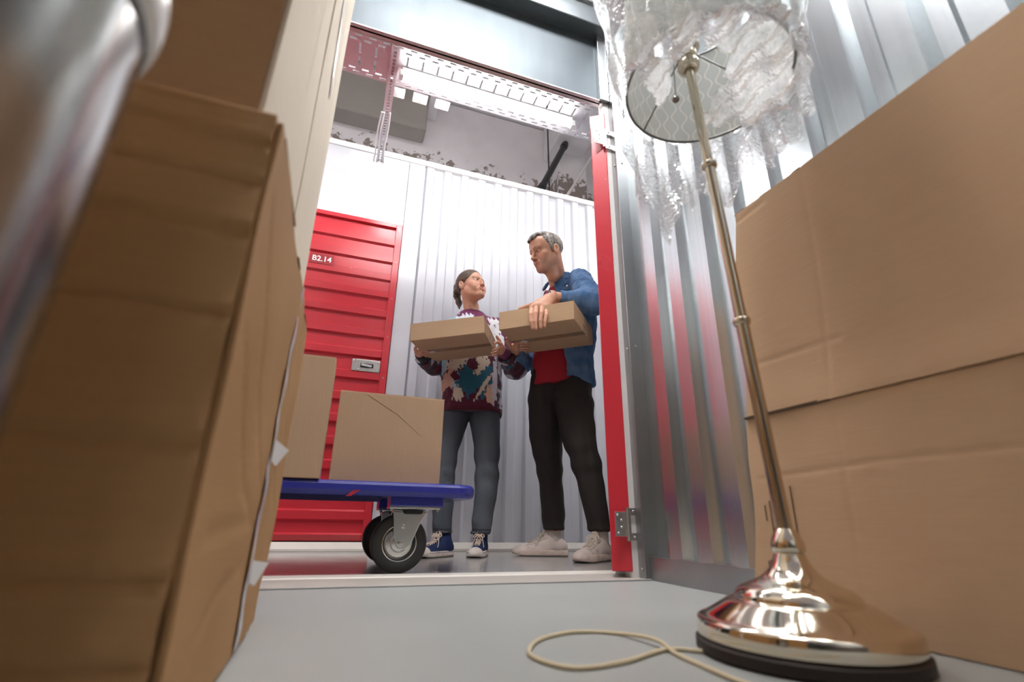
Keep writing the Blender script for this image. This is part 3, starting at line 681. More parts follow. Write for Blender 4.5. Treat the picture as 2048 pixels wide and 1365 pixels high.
# shade: ring below, drum above
SC0 = Vector((LX, LY, 0)); ring_c = vw(.383, .745, 1.0)-SC0; RS = .157
M['shade_ring'] = mat('shade_ring_steel', (.20, .20, .19), .4, .6)
obj('shade_ring', tube(BM(), [ring_c+Vector((RS*math.cos(a), RS*math.sin(a), 0)) for a in [i*math.pi/48 for i in range(96)]], .0028, 10, closed=True), M['shade_ring'], lp, smooth=True)
TOPR, TOPZ = .150, .25
obj('shade_ring', tube(BM(), [ring_c+Vector((TOPR*math.cos(a), TOPR*math.sin(a), TOPZ)) for a in [i*math.pi/48 for i in range(96)]], .0028, 10, closed=True), M['shade_ring'], lp, smooth=True)
def shade_mat():
    mt, nt, b = nodes('shade_cloth')
    co = coords(nt, (1, 1, 1), 'UV'); sp = N(nt, 'ShaderNodeSeparateXYZ'); nt.links.new(co, sp.inputs[0])
    # ogee lines: |sin(pi*(u*n)) - c*sin(v)| thin
    s1 = N(nt, 'ShaderNodeMath', operation='SINE'); mv = N(nt, 'ShaderNodeMath', operation='MULTIPLY'); mv.inputs[1].default_value = 2*math.pi*4.5; nt.links.new(sp.outputs['Y'], mv.inputs[0]); nt.links.new(mv.outputs[0], s1.inputs[0])
    outs = []
    for sgn in (1, -1):
        a = N(nt, 'ShaderNodeMath', operation='MULTIPLY_ADD'); a.inputs[1].default_value = .15*sgn; nt.links.new(s1.outputs[0], a.inputs[0])
        mu = N(nt, 'ShaderNodeMath', operation='MULTIPLY_ADD'); mu.inputs[1].default_value = 22; mu.inputs[2].default_value = .25*(1-sgn); nt.links.new(sp.outputs['X'], mu.inputs[0]); nt.links.new(mu.outputs[0], a.inputs[2])
        fr = N(nt, 'ShaderNodeMath', operation='FRACT'); nt.links.new(a.outputs[0], fr.inputs[0])
        lt = N(nt, 'ShaderNodeMath', operation='LESS_THAN'); lt.inputs[1].default_value = .07; nt.links.new(fr.outputs[0], lt.inputs[0]); outs.append(lt.outputs[0])
    mxm = N(nt, 'ShaderNodeMath', operation='MAXIMUM'); nt.links.new(outs[0], mxm.inputs[0]); nt.links.new(outs[1], mxm.inputs[1])
    mx = N(nt, 'ShaderNodeMix', data_type='RGBA'); mx.inputs[6].default_value = (.66, .69, .66, 1); mx.inputs[7].default_value = (.92, .90, .84, 1); nt.links.new(mxm.outputs[0], mx.inputs[0])
    nt.links.new(mx.outputs[2], b.inputs['Base Color']); b.inputs['Roughness'].default_value = .85
    tl = N(nt, 'ShaderNodeBsdfTranslucent'); nt.links.new(mx.outputs[2], tl.inputs[0])
    ms = N(nt, 'ShaderNodeMixShader'); ms.inputs[0].default_value = .5; nt.links.new(b.outputs[0], ms.inputs[1]); nt.links.new(tl.outputs[0], ms.inputs[2])
    nt.links.new(ms.outputs[0], nt.nodes['Material Output'].inputs[0]); return mt
def drum(r0, r1, z0, z1, n=96, k=6):
    bm = BM(); uvl = bm.loops.layers.uv.new('UVMap'); G = []
    for j in range(k+1):
        f_ = j/k; r = r0+(r1-r0)*f_
        G.append([bm.verts.new(ring_c+Vector((r*math.cos(2*math.pi*i/n), r*math.sin(2*math.pi*i/n), z0+(z1-z0)*f_))) for i in range(n)])
    for j in range(k):
        for i in range(n):
            f = bm.faces.new((G[j][i], G[j][(i+1) % n], G[j+1][(i+1) % n], G[j+1][i]))
            for lp_, (a, c) in zip(f.loops, ((i, j), (i+1, j), (i+1, j+1), (i, j+1))): lp_[uvl].uv = (a/n, c/k)
    return bm
o = obj('lamp_shade', drum(RS, TOPR, .001, TOPZ), shade_mat(), lp, smooth=True)
M['rod'] = mat('spider_rod', (.25, .25, .24), .35, .8)
CAP = q @ Vector((0, 0, .060))
for ang in (R_(-12), R_(108), R_(228)):
    e = ring_c+Vector((RS*math.cos(ang), RS*math.sin(ang), 0)); obj('spider_arm', tube(BM(), [CAP, e], .0018, 8), M['rod'], lp, smooth=True)
sw = vw(.0, .0, 0)
side = -Vector((SIDE.x, SIDE.y, 0)); P0 = q @ Vector((0, 0, .045))
obj('pull_switch', tube(BM(), [P0+side*.015-HEAD*.008, P0+side*.034-HEAD*.010, P0+side*.040-HEAD*.010+Vector((0, 0, -.006))], [.006, .0062, .004], 12), M['nickel'], lp, smooth=True)
pc = P0+side*.032-HEAD*.010+Vector((0, 0, -.006))
ch = obj('pull_chain', tube(BM(), [pc, pc+Vector((.002, .012, -.115))], .0011, 8), M['rod'], lp, smooth=True)
b = BM()
bmesh.ops.create_uvsphere(b, u_segments=16, v_segments=12, radius=.0075, matrix=Matrix.Translation(pc+Vector((.002, .012, -.121)))); obj('chain_ball', b, metal('ball_dark', (.25, .20, .17), .2), ch, smooth=True)
# cord on the floor
cz = .0032
cp = [(.56, .62), (.516, .657), (.487, .676), (.455, .672), (.388, .640), (.32, .626), (.288, .650), (.279, .709), (.325, .782), (.400, .817), (.462, .790), (.478, .709), (.472, .652), (.466, .579), (.464, .520), (.47, .42), (.52, .30)]
cpts = smooth_path([Vector((x-LX, y-LY, cz+(.006 if i == 11 else 0))) for i, (x, y) in enumerate(cp)], 8)
obj('power_cord', tube(BM(), cpts, .0031, 10), mat('cord_beige', (.62, .53, .36), .5), lp, smooth=True, label='beige power cord looped on the floor')

# bubble film round the shade
def film(name, haze=.30, bubbles=True):
    mt, nt, b = nodes(name)
    out = nt.nodes['Material Output']; nt.nodes.remove(b)
    co = coords(nt)
    vo = N(nt, 'ShaderNodeTexVoronoi', Scale=125.0); nt.links.new(co, vo.inputs['Vector'])
    nz = N(nt, 'ShaderNodeTexNoise', Scale=11.0, Detail=6.0, Roughness=.65); nt.links.new(co, nz.inputs['Vector'])
    sb = N(nt, 'ShaderNodeMath', operation='SUBTRACT'); sb.inputs[0].default_value = .8; nt.links.new(vo.outputs['Distance'], sb.inputs[1])
    b1 = N(nt, 'ShaderNodeBump', Strength=.8, Distance=.002); nt.links.new(sb.outputs[0], b1.inputs['Height'])
    b2 = N(nt, 'ShaderNodeBump', Strength=.5, Distance=.012); nt.links.new(nz.outputs['Fac'], b2.inputs['Height']); nt.links.new(b1.outputs[0], b2.inputs['Normal'])
    gl = N(nt, 'ShaderNodeBsdfGlossy'); gl.inputs['Roughness'].default_value = .14; gl.inputs['Color'].default_value = (.95, .95, .97, 1); nt.links.new(b2.outputs[0], gl.inputs['Normal'])
    tp = N(nt, 'ShaderNodeBsdfTransparent'); tp.inputs['Color'].default_value = (.97, .98, .99, 1)
    tl = N(nt, 'ShaderNodeBsdfTranslucent'); tl.inputs['Color'].default_value = (.92, .93, .95, 1); nt.links.new(b2.outputs[0], tl.inputs['Normal'])
    df = N(nt, 'ShaderNodeBsdfDiffuse'); df.inputs['Color'].default_value = (.92, .93, .95, 1); nt.links.new(b2.outputs[0], df.inputs['Normal'])
    m0 = N(nt, 'ShaderNodeMixShader'); m0.inputs[0].default_value = .5; nt.links.new(tl.outputs[0], m0.inputs[1]); nt.links.new(df.outputs[0], m0.inputs[2])
    mr = N(nt, 'ShaderNodeMapRange'); mr.inputs['From Min'].default_value = .35; mr.inputs['From Max'].default_value = .7; mr.inputs['To Min'].default_value = haze*.3; mr.inputs['To Max'].default_value = haze*1.7; nt.links.new(nz.outputs['Fac'], mr.inputs[0])
    m1 = N(nt, 'ShaderNodeMixShader'); nt.links.new(mr.outputs[0], m1.inputs[0]); nt.links.new(tp.outputs[0], m1.inputs[1]); nt.links.new(m0.outputs[0], m1.inputs[2])
    fr = N(nt, 'ShaderNodeFresnel', IOR=1.45); nt.links.new(b2.outputs[0], fr.inputs['Normal'])
    mm = N(nt, 'ShaderNodeMath', operation='MULTIPLY_ADD'); mm.inputs[1].default_value = .55; mm.inputs[2].default_value = .04; mm.use_clamp = True; nt.links.new(fr.outputs[0], mm.inputs[0])
    m2 = N(nt, 'ShaderNodeMixShader'); nt.links.new(mm.outputs[0], m2.inputs[0]); nt.links.new(m1.outputs[0], m2.inputs[1]); nt.links.new(gl.outputs[0], m2.inputs[2])
    nt.links.new(m2.outputs[0], out.inputs[0]); return mt
M['film'] = film('bubble_film', .42)
RC = ring_c+SC0
wp = thing('bubble_wrap', 'crumpled clear bubble wrap draped round the lamp shade', 'wrap', RC)
def noise1(a, k): return math.sin(a*3+k)+.6*math.sin(a*7+2.1*k)+.45*math.sin(a*13+.7*k)+.3*math.sin(a*23+1.9*k)
az = lambda r, d: math.atan2(*( (SIDE*r+HEAD*d).yx ))
HANG = [(-.165, .085, .03), (-.135, .115, .15), (-.10, .135, .19), (-.072, .150, .235), (-.056, .155, .29), (-.045, .157, .25), (-.02, .16, .17), (.005, .16, .20), (.03, .158, .13), (.06, .15, .16), (.085, .14, .18), (.105, .125, .12), (.13, .10, .15), (.145, .06, .11), (.155, .0, .12), (.14, -.08, .09), (.05, -.15, .03), (-.05, -.15, .02), (-.15, -.05, .02), (-.168, .03, .01)]
HA = sorted((az(r, d), low) for r, d, low in HANG)
HX = [HA[-1][0]-2*math.pi]+[h[0] for h in HA]+[HA[0][0]+2*math.pi]; HY = [HA[-1][1]]+[h[1] for h in HA]+[HA[0][1]]
def wrap_sheet(bm, n=300, k=50):
    G = []
    for j in range(k+1):
        v_ = j/k; row = []
        for i in range(n):
            a = 2*math.pi*i/n; aa = math.atan2(math.sin(a), math.cos(a))
            low = float(np.interp(aa, HX, HY))+.006*math.sin(a*19)+.004*math.sin(a*41+1)
            z = .29-(.29+low)*v_
            up = max(0, z)/.29; below = max(0, -z)
            pin = 1-.75*math.exp(-(z/.035)**2)              # gathered where it crosses the ring
            r = RS+.006+pin*(.010*noise1(a, 2.0+z*5)*.5+.008*math.sin(a*15+z*14)+.005*math.sin(a*31-z*22)+.012)+.03*up*(1+.4*math.sin(a*9+2))-below*.05
            row.append(bm.verts.new((r*math.cos(a), r*math.sin(a), z)))
        G.append(row)
    for j in range(k):
        for i in range(n): bm.faces.new((G[j][i], G[j][(i+1) % n], G[j+1][(i+1) % n], G[j+1][i]))
    return bm
obj('outer_sheet', wrap_sheet(BM()), M['film'], wp, smooth=True)
def under_sheet(bm, n=60):
    """film stretched across most of the shade's opening, leaving the far left clear"""
    G = {}
    for i in range(n+1):
        for j in range(n+1):
            x = -1+2*i/n; y = -1+2*j/n
            rr = math.hypot(x, y)
            # far-left bite left open
            p = SIDE*(x*RS*1.12)+HEAD*(y*RS*1.12)
            edge = y*.95-x*.42
            if ((x+.16)/.30)**2+((y+.02)/.50)**2 < 1+.25*math.sin(x*17+y*11): continue
            if rr > 1.04 or edge > .30+.10*math.sin(x*9)+.05*math.sin(x*23): continue
            z = -.012+.010*math.sin(x*5+y*7)+.006*math.sin(x*13-y*9)+.004*math.sin(x*31+y*17)
            if math.hypot(p.x-SO.x+ring_c.x, p.y-SO.y+ring_c.y) < .035: z = -.02
            G[i, j] = bm.verts.new((p.x, p.y, z))
    for (i, j) in list(G):
        q4 = [(i, j), (i+1, j), (i+1, j+1), (i, j+1)]
        if all(t_ in G for t_ in q4):
            c_ = sum((G[t_].co for t_ in q4), Vector())/4
            pz_ = SO-ring_c
            if math.hypot(c_.x-pz_.x, c_.y-pz_.y) < .022: continue
            bm.faces.new([G[t_] for t_ in q4])
    return bm
obj('under_sheet', under_sheet(BM()), film('bubble_film_doubled', .85), wp, smooth=True)

# ================================================================== shiny bin close to the camera at far left
M['bin_body'] = metal('bin_steel', (.40, .39, .375), .2)
M['bin_lid'] = mat('bin_lid_white', (.82, .81, .80), .25)
bd = Vector((-.448, .894, 0)).normalized(); perp = Vector((-bd.y, bd.x, 0))
BR = .085; bc = bd*.30+perp*BR
bn = thing('pedal_bin', 'steel pedal bin with a pale domed lid, close at the left edge', 'bin', (bc.x, bc.y, 0))
obj('body', lathe(BM(), [(0, .006), (BR-.004, .006), (BR, .012), (BR, .415)], 72), M['bin_body'], bn, smooth=True)
obj('foot_ring', lathe(BM(), [(0, 0), (BR+.002, 0), (BR+.003, .010), (BR, .014)], 72), M['dark_felt'], bn)
obj('collar', lathe(BM(), finer([(BR, .415), (BR+.002, .416), (BR+.005, .422), (BR+.006, .434), (BR+.004, .448), (BR-.003, .462), (BR-.018, .478), (BR-.045, .492), (0, .500)], 4), 72), M['bin_lid'], bn, smooth=True, label='pale domed lid')
obj('seam', lathe(BM(), [(BR+.0005, .408), (BR+.0012, .410), (BR+.0012, .414), (BR+.0005, .416)], 72), M['dark_felt'], bn)

parcel('unseen brown carton added left of the camera for the steel bin to mirror', .42, 1.0, 1.5, (-.76, -.12, 0), 0, M['kraft_low'], tape_bottom=False, fuzzy=False, seed=51)  # out of view, added to give the bin something brown to reflect

# ================================================================== platform trolley
M['blue'] = mat('blue_enamel', (.028, .035, .28), .22, 0, .08, 6, spec=.6)
M['rubber'] = mat('black_rubber', (.018, .017, .016), .55, 0, .2, 20, .15, 90)
M['zinc'] = galv('caster_zinc', (.66, .67, .66), .24, (9, 9, 9))
TX0, TX1, TY0, TY1, TZ = -.68, .492, 1.735, 2.30, .286
tl_ = thing('platform_trolley', 'blue platform trolley on rubber wheels carrying two cartons', 'trolley', (0, 2.0, 0))
def round_rect(x0, x1, y0, y1, r, n=8):
    P_ = []
    for cx, cy, a0 in ((x1-r, y1-r, 0), (x0+r, y1-r, 90), (x0+r, y0+r, 180), (x1-r, y0+r, 270)):
        for i in range(n+1):
            a = R_(a0+90*i/n); P_.append((cx+r*math.cos(a), cy+r*math.sin(a)))
    return P_
b = BM(); loops = []
for dz, ins in ((-.046, .020), (-.046, .010), (-.040, .003), (-.030, 0), (-.012, 0), (-.004, .004), (0, .012), (0, .03)):
    loops.append([b.verts.new((x, y-2.0, TZ+dz)) for x, y in round_rect(TX0+ins, TX1-ins, TY0+ins, TY1-ins, .085-ins*.6, 8)])
for a_, c_ in zip(loops, loops[1:]):
    n_ = len(a_)
    for i in range(n_): b.faces.new((a_[i], a_[(i+1) % n_], c_[(i+1) % n_], c_[i]))
b.faces.new(loops[0][::-1]); b.faces.new(loops[-1])
obj('deck', b, M['blue'], tl_, smooth=False, bevel=0)
for k in range(4):
    z = TZ-.050-k*.0035; y = TY0+.03+k*.006
    obj('underside_rib', box((TX0+.06, y-2.0, z-.003), (.16, y+.004-2.0, z+.006)), mat('blue_dark', (.02, .02, .10), .4), tl_)
obj('scrape', hexa(BM(), [(.045, TY0-.0015-2, TZ-.050), (.052, TY0-.0015-2, TZ-.050), (.052, TY0+.004-2, TZ-.050), (.045, TY0+.004-2, TZ-.050), (.070, TY0-.001-2, TZ-.030), (.077, TY0-.001-2, TZ-.030), (.077, TY0+.004-2, TZ-.030), (.070, TY0+.004-2, TZ-.030)]), M['red'], tl_, label='red scuff under the deck edge')
obj('scrape', hexa(BM(), [(.055, TY0-.0015-2, TZ-.049), (.061, TY0-.0015-2, TZ-.049), (.061, TY0+.004-2, TZ-.049), (.055, TY0+.004-2, TZ-.049), (.082, TY0-.001-2, TZ-.029), (.088, TY0-.001-2, TZ-.029), (.088, TY0+.004-2, TZ-.029), (.082, TY0+.004-2, TZ-.029)]), M['red'], tl_)
def caster(cx, cy, front):
    R0 = .0935
    obj('mounting_block', box((cx-.045, cy-.055-2, TZ-.076), (cx+.135, cy+.055-2, TZ-.044)), M['blue'], tl_, bevel=.004)
    f = obj('caster_fork', prism(BM(), [(cx-.030, TZ-.090), (cx+.085, TZ-.090), (cx+.060, .150), (cx+.034, .085), (cx+.012, .072), (cx-.010, .080), (cx-.024, .120)], cy-.036-2, cy-.0315-2, 1), M['zinc'], tl_, bevel=.003)
    obj('fork_cheek', prism(BM(), [(cx-.030, TZ-.090), (cx+.085, TZ-.090), (cx+.060, .150), (cx+.034, .085), (cx+.012, .072), (cx-.010, .080), (cx-.024, .120)], cy+.0315-2, cy+.036-2, 1), M['zinc'], f, bevel=.003)
    obj('swivel_plate', box((cx-.045, cy-.05-2, TZ-.084), (cx+.125, cy+.05-2, TZ-.075)), M['zinc'], f, bevel=.002)
    obj('swivel_race', lathe(BM(), [(0, TZ-.10), (.046, TZ-.10), (.05, TZ-.094), (.05, TZ-.086), (0, TZ-.084)], 32, Matrix.Translation((cx+.035, cy-2, 0))), M['dark_gap'], f)
    obj('fork_crown', box((cx-.030, cy-.036-2, TZ-.097), (cx+.085, cy+.036-2, TZ-.088)), M['zinc'], f, bevel=.003)
    for dx in (-.035, .115): obj('bolt', lathe(BM(), [(0, -.009), (.007, -.009), (.007, 0)], 6, Matrix.Translation((cx+dx, cy-.042-2, TZ-.083))), M['zinc'], f)
    q = Matrix.Translation((cx, cy-2, R0)) @ Matrix.Rotation(R_(90), 4, 'X')
    obj('tyre', lathe(BM(), finer([(.058, -.0205), (.068, -.024), (.082, -.0235), (.090, -.019), (.0933, -.010), (.0935, 0), (.0933, .010), (.090, .019), (.082, .0235), (.068, .024), (.058, .0205)], 2), 72, q), M['rubber'], tl_, smooth=True)
    w = obj('wheel_hub', lathe(BM(), [(.0, .024), (.010, .024), (.012, .017), (.026, .015), (.030, .011), (.044, .009), (.047, .014), (.0505, .021), (.0545, .0225), (.0575, .0215), (.058, .018), (.058, -.018), (.050, -.020), (.02, -.012), (0, -.02)], 64, q), M['zinc'], tl_, smooth=False)
    obj('rim_groove', tube(BM(), [q @ Vector((.0520*math.cos(a), .0520*math.sin(a), .0215)) for a in [i*math.pi/32 for i in range(64)]], .0022, 6, closed=True), M['dark_gap'], w)
    obj('axle_nut', lathe(BM(), [(.0115, .030), (.0115, .042), (.008, .0425), (.008, .0395), (.005, .039), (.005, .0445), (0, .045)], 6, q), M['zinc'], w)
    obj('axle_washer', lathe(BM(), [(.0, .038), (.016, .038), (.016, .0355), (0, .0355)], 24, q), M['zinc'], w)
    obj('rivet', lathe(BM(), [(0, .0385), (.006, .038), (.0075, .0355)], 16, q @ Matrix.Translation((.006, .052, 0))), M['zinc'], w)
YW = 1.79+.024
caster(.237, YW, True); caster(.237, 2.235, False); caster(-.60, YW, True); caster(-.60, 2.235, False)
# ================================================================== people: smooth-union volumes meshed by surface nets
A3 = lambda *v: np.array(v, dtype=np.float64)
def VF(x, y, D):
    p = at(x, y, D); return A3(p.dot(SIDE), p.dot(HEAD), p.z)
class Vol:
    def __init__(s, lo, hi, h, f=None):
        s.lo = np.array(lo, float); s.h = h
        s.n = np.ceil((np.array(hi, float)-s.lo)/h).astype(int)+1
        s.d = np.full(s.n, .06, np.float32)
        s.ax = [(s.lo[i]+h*np.arange(s.n[i])).astype(np.float32) for i in range(3)]
    def _sub(s, lo, hi, m):
        a = np.clip(np.floor((np.array(lo)-m-s.lo)/s.h).astype(int), 0, s.n); b = np.clip(np.ceil((np.array(hi)+m-s.lo)/s.h).astype(int)+1, 0, s.n)
        sl = tuple(slice(i, j) for i, j in zip(a, b))
        if min(b-a) <= 0: return None, None
        return sl, (s.ax[0][sl[0]][:, None, None], s.ax[1][sl[1]][None, :, None], s.ax[2][sl[2]][None, None, :])
    def _put(s, sl, d, k, sub):
        a = s.d[sl]; d = d.astype(np.float32)
        if sub:
            d = -d
            if k > 0: h = np.clip(.5-.5*(d-a)/k, 0, 1); s.d[sl] = a*h+d*(1-h)+k*h*(1-h) if False else (a+(d-a)*(1-h))+k*h*(1-h)
            else: s.d[sl] = np.maximum(a, d)
        else:
            if k > 0: h = np.clip(.5+.5*(a-d)/k, 0, 1); s.d[sl] = a+(d-a)*h-k*h*(1-h)
            else: s.d[sl] = np.minimum(a, d)
    def rc(s, a, b, r1, r2=None, k=.01, flat=None, sub=False):
        a = A3(*a); b = A3(*b); r2 = r1 if r2 is None else r2; R = max(r1, r2)
        sl, g = s._sub(np.minimum(a, b)-R, np.maximum(a, b)+R, k*1.2+3*s.h)
        if sl is None: return
        P = [g[i]-a[i] for i in range(3)]; ab = b-a
        if flat is not None:
            n, f = A3(*flat[0]), flat[1]; n = n/np.linalg.norm(n)
            dn = (P[0]*n[0]+P[1]*n[1]+P[2]*n[2])*(1/f-1); P = [P[i]+dn*n[i] for i in range(3)]
            ab = ab+n*(ab@n)*(1/f-1)
        L = float(ab@ab)+1e-12
        t = np.clip((P[0]*ab[0]+P[1]*ab[1]+P[2]*ab[2])/L, 0, 1)
        d = np.sqrt((P[0]-ab[0]*t)**2+(P[1]-ab[1]*t)**2+(P[2]-ab[2]*t)**2)-(r1+(r2-r1)*t)
        if flat is not None: d = d*min(1, flat[1]*1.2)
        s._put(sl, d, k, sub)
    def chain(s, pts, rs, k=.01, flat=None, sub=False):
        for i in range(len(pts)-1): s.rc(pts[i], pts[i+1], rs[i], rs[i+1], k, flat, sub)
    def el(s, c, r, k=.01, rot=None, sub=False):
        c = A3(*c); r = A3(*r); R = max(r)
        bb = np.full(3, R) if rot is not None else r
        sl, g = s._sub(c-bb, c+bb, k*1.2+3*s.h)
        if sl is None: return
        P = [g[i]-c[i] for i in range(3)]
        if rot is not None: P = [P[0]*rot[i][0]+P[1]*rot[i][1]+P[2]*rot[i][2] for i in range(3)]
        q0 = np.sqrt((P[0]/r[0])**2+(P[1]/r[1])**2+(P[2]/r[2])**2); q1 = np.sqrt((P[0]/r[0]**2)**2+(P[1]/r[1]**2)**2+(P[2]/r[2]**2)**2)+1e-6
        s._put(sl, q0*(q0-1)/q1, k, sub)
    def loft(s, rows, k=.02, e=2.3, grow=0., cap=.012):
        """rows of (z, x, y, half width, half depth)"""
        rows = sorted(rows, key=lambda q: q[0]); Q = np.array(rows, float)
        z = Q[:, 0]; rx = Q[:, 3]+grow; ry = Q[:, 4]+grow
        lo = A3((Q[:, 1]-rx).min(), (Q[:, 2]-ry).min(), z[0]); hi = A3((Q[:, 1]+rx).max(), (Q[:, 2]+ry).max(), z[-1])
        sl, g = s._sub(lo, hi, k*1.2+3*s.h)
        zz = g[2].ravel(); zc = np.clip(zz, z[0], z[-1])
        def ip(v):
            # smooth (Catmull-like) interpolation by blurring the piecewise-linear profile
            fine = np.linspace(z[0], z[-1], 200); f = np.interp(fine, z, v); ker = np.hanning(23); ker /= ker.sum()
            f = np.convolve(np.pad(f, 11, mode='edge'), ker, 'valid'); return np.interp(zc, fine, f).astype(np.float32)[None, None, :]
        cx, cy, a, b = ip(Q[:, 1]), ip(Q[:, 2]), ip(rx), ip(ry)
        q = (np.abs((g[0]-cx)/a)**e+np.abs((g[1]-cy)/b)**e)**(1/e)
        d = (q-1)*np.minimum(a, b)
        dz = np.maximum(z[0]-zz, zz-z[-1]).astype(np.float32)[None, None, :]
        dd = np.maximum(d, dz); rr = cap
        dd = np.where((d > -rr) & (dz > -rr), np.sqrt(np.maximum(d+rr, 0)**2+np.maximum(dz+rr, 0)**2)-rr, dd)
        s._put(sl, dd, k, False)
    def front(s, x, z):
        """y of the foremost surface at x, z"""
        i = int(round((x-s.lo[0])/s.h)); k = int(round((z-s.lo[2])/s.h)); c = s.d[i, :, k]; j = np.nonzero(c < 0)[0].max()
        return float(s.ax[1][j]+s.h*c[j]/(c[j]-c[j+1]))
    def grid(s): return s.ax[0][:, None, None], s.ax[1][None, :, None], s.ax[2][None, None, :]
    def carve(s, fn):
        """fn(X,Y,Z) -> signed field of what to remove (negative inside)"""
        s.d = np.maximum(s.d, -fn(*s.grid())).astype(np.float32)
    def keep(s, fn): s.d = np.maximum(s.d, fn(*s.grid())).astype(np.float32)
    def ripple(s, fn):
        m = np.abs(s.d) < .02
        X, Y, Z = np.broadcast_arrays(*s.grid())
        s.d[m] += fn(X[m], Y[m], Z[m]).astype(np.float32)
    def mesh(s):
        d = s.d; n = s.n; ins = d < 0
        c = np.zeros(n-1, np.int8)
        for i in (0, 1):
            for j in (0, 1):
                for k in (0, 1): c += ins[i:n[0]-1+i, j:n[1]-1+j, k:n[2]-1+k]
        act = (c > 0) & (c < 8); idx = np.argwhere(act); m = len(idx)
        lut = np.full(act.shape, -1, np.int64); lut[act] = np.arange(m)
        acc = np.zeros((m, 3)); cnt = np.zeros(m)
        I, J, K = idx.T
        E = [((0, 0, 0), (1, 0, 0)), ((0, 1, 0), (1, 1, 0)), ((0, 0, 1), (1, 0, 1)), ((0, 1, 1), (1, 1, 1)), ((0, 0, 0), (0, 1, 0)), ((1, 0, 0), (1, 1, 0)), ((0, 0, 1), (0, 1, 1)), ((1, 0, 1), (1, 1, 1)), ((0, 0, 0), (0, 0, 1)), ((1, 0, 0), (1, 0, 1)), ((0, 1, 0), (0, 1, 1)), ((1, 1, 0), (1, 1, 1))]
        for a, b in E:
            da = d[I+a[0], J+a[1], K+a[2]]; db = d[I+b[0], J+b[1], K+b[2]]
            x = (da < 0) != (db < 0); t = np.where(x, da/np.where(x, da-db, 1), 0)
            p = np.array(a)[None]+t[:, None]*(np.array(b)-np.array(a))[None]
            acc[x] += p[x]; cnt[x] += 1
        V = s.lo+s.h*(idx+acc/cnt[:, None]); F = []
        for ax in range(3):
            u, v = (ax+1) % 3, (ax+2) % 3
            sa = [slice(1, n[i]-1) for i in range(3)]; sa[ax] = slice(0, n[ax]-1); sb = list(sa); sb[ax] = slice(1, n[ax])
            A = ins[tuple(sa)]; B = ins[tuple(sb)]
            for flip in (0, 1):
                e = np.argwhere((A & ~B) if not flip else (~A & B))
                if not len(e): continue
                off = np.ones(3, int); off[ax] = 0; e = e+off
                def cell(du, dv):
                    q = e.copy(); q[:, u] -= du; q[:, v] -= dv; return lut[q[:, 0], q[:, 1], q[:, 2]]
                q = np.stack([cell(1, 1), cell(0, 1), cell(0, 0), cell(1, 0)], 1)
                F.append(q if not flip else q[:, ::-1])
        return V, np.concatenate(F)
def relax(V, F, it=2, lam=.5):
    """a little Laplacian smoothing"""
    E = np.concatenate([F[:, [0, 1]], F[:, [1, 2]], F[:, [2, 3]], F[:, [3, 0]]]); E = np.concatenate([E, E[:, ::-1]])
    c = np.bincount(E[:, 0], minlength=len(V))[:, None]
    for _ in range(it):
        S = np.stack([np.bincount(E[:, 0], V[E[:, 1], i], len(V)) for i in range(3)], 1); V = V+lam*(S/np.maximum(c, 1)-V)
    return V
def npmesh(name, V, F, mt_, parent, col=None, label=None):
    me = bpy.data.meshes.new(name); V = np.ascontiguousarray(V, np.float32); F = np.ascontiguousarray(F, np.int32)
    me.vertices.add(len(V)); me.vertices.foreach_set('co', V.ravel()); me.loops.add(F.size); me.loops.foreach_set('vertex_index', F.ravel())
    me.polygons.add(len(F)); me.polygons.foreach_set('loop_start', np.arange(0, F.size, 4, dtype=np.int32))
    me.polygons.foreach_set('use_smooth', np.ones(len(F), bool)); me.update(calc_edges=True); me.validate()
    if col is not None:
        at_ = me.color_attributes.new('tint', 'FLOAT_COLOR', 'POINT'); at_.data.foreach_set('color', np.concatenate([col, np.ones((len(col), 1))], 1).astype(np.float32).ravel())
    me.materials.append(mt_)
    o = bpy.data.objects.new(name, me); COL.objects.link(o)
    if parent is not None: o.parent = parent
    if label: o['label'] = label
    return o
def tintmat(name, rough=.5, bump=.15, bscale=300, sheen=0, spec=.4, st=(1, 1, 1), sss=0, var=.0, vscale=40):
    mt, nt, b = nodes(name); b.inputs['Roughness'].default_value = rough; b.inputs['Specular IOR Level'].default_value = spec
    a = N(nt, 'ShaderNodeVertexColor', layer_name='tint'); last = a.outputs['Color']
    co = coords(nt, st)
    if var:
        nz = N(nt, 'ShaderNodeTexNoise', Scale=vscale, Detail=5.0); nt.links.new(co, nz.inputs['Vector'])
        mr = N(nt, 'ShaderNodeMapRange'); mr.inputs['From Min'].default_value = .3; mr.inputs['From Max'].default_value = .7; mr.inputs['To Min'].default_value = 1-var; mr.inputs['To Max'].default_value = 1+var; nt.links.new(nz.outputs['Fac'], mr.inputs[0])
        mx = N(nt, 'ShaderNodeVectorMath', operation='SCALE'); nt.links.new(last, mx.inputs[0]); nt.links.new(mr.outputs[0], mx.inputs['Scale']); last = mx.outputs[0]
    nt.links.new(last, b.inputs['Base Color'])
    if sheen: b.inputs['Sheen Weight'].default_value = sheen
    if sss: b.inputs['Subsurface Weight'].default_value = sss; b.inputs['Subsurface Radius'].default_value = (.010, .004, .002); b.inputs['Subsurface Scale'].default_value = 1.0
    if bump:
        n2 = N(nt, 'ShaderNodeTexNoise', Scale=bscale, Detail=3.0); nt.links.new(co, n2.inputs['Vector'])
        bp = N(nt, 'ShaderNodeBump', Strength=bump, Distance=.002); nt.links.new(n2.outputs['Fac'], bp.inputs['Height']); nt.links.new(bp.outputs[0], b.inputs['Normal'])
    return mt
_rw = np.random.RandomState(5)
_wk = _rw.normal(0, 1, (24, 3)); _wp = _rw.uniform(0, 6.28, 24)
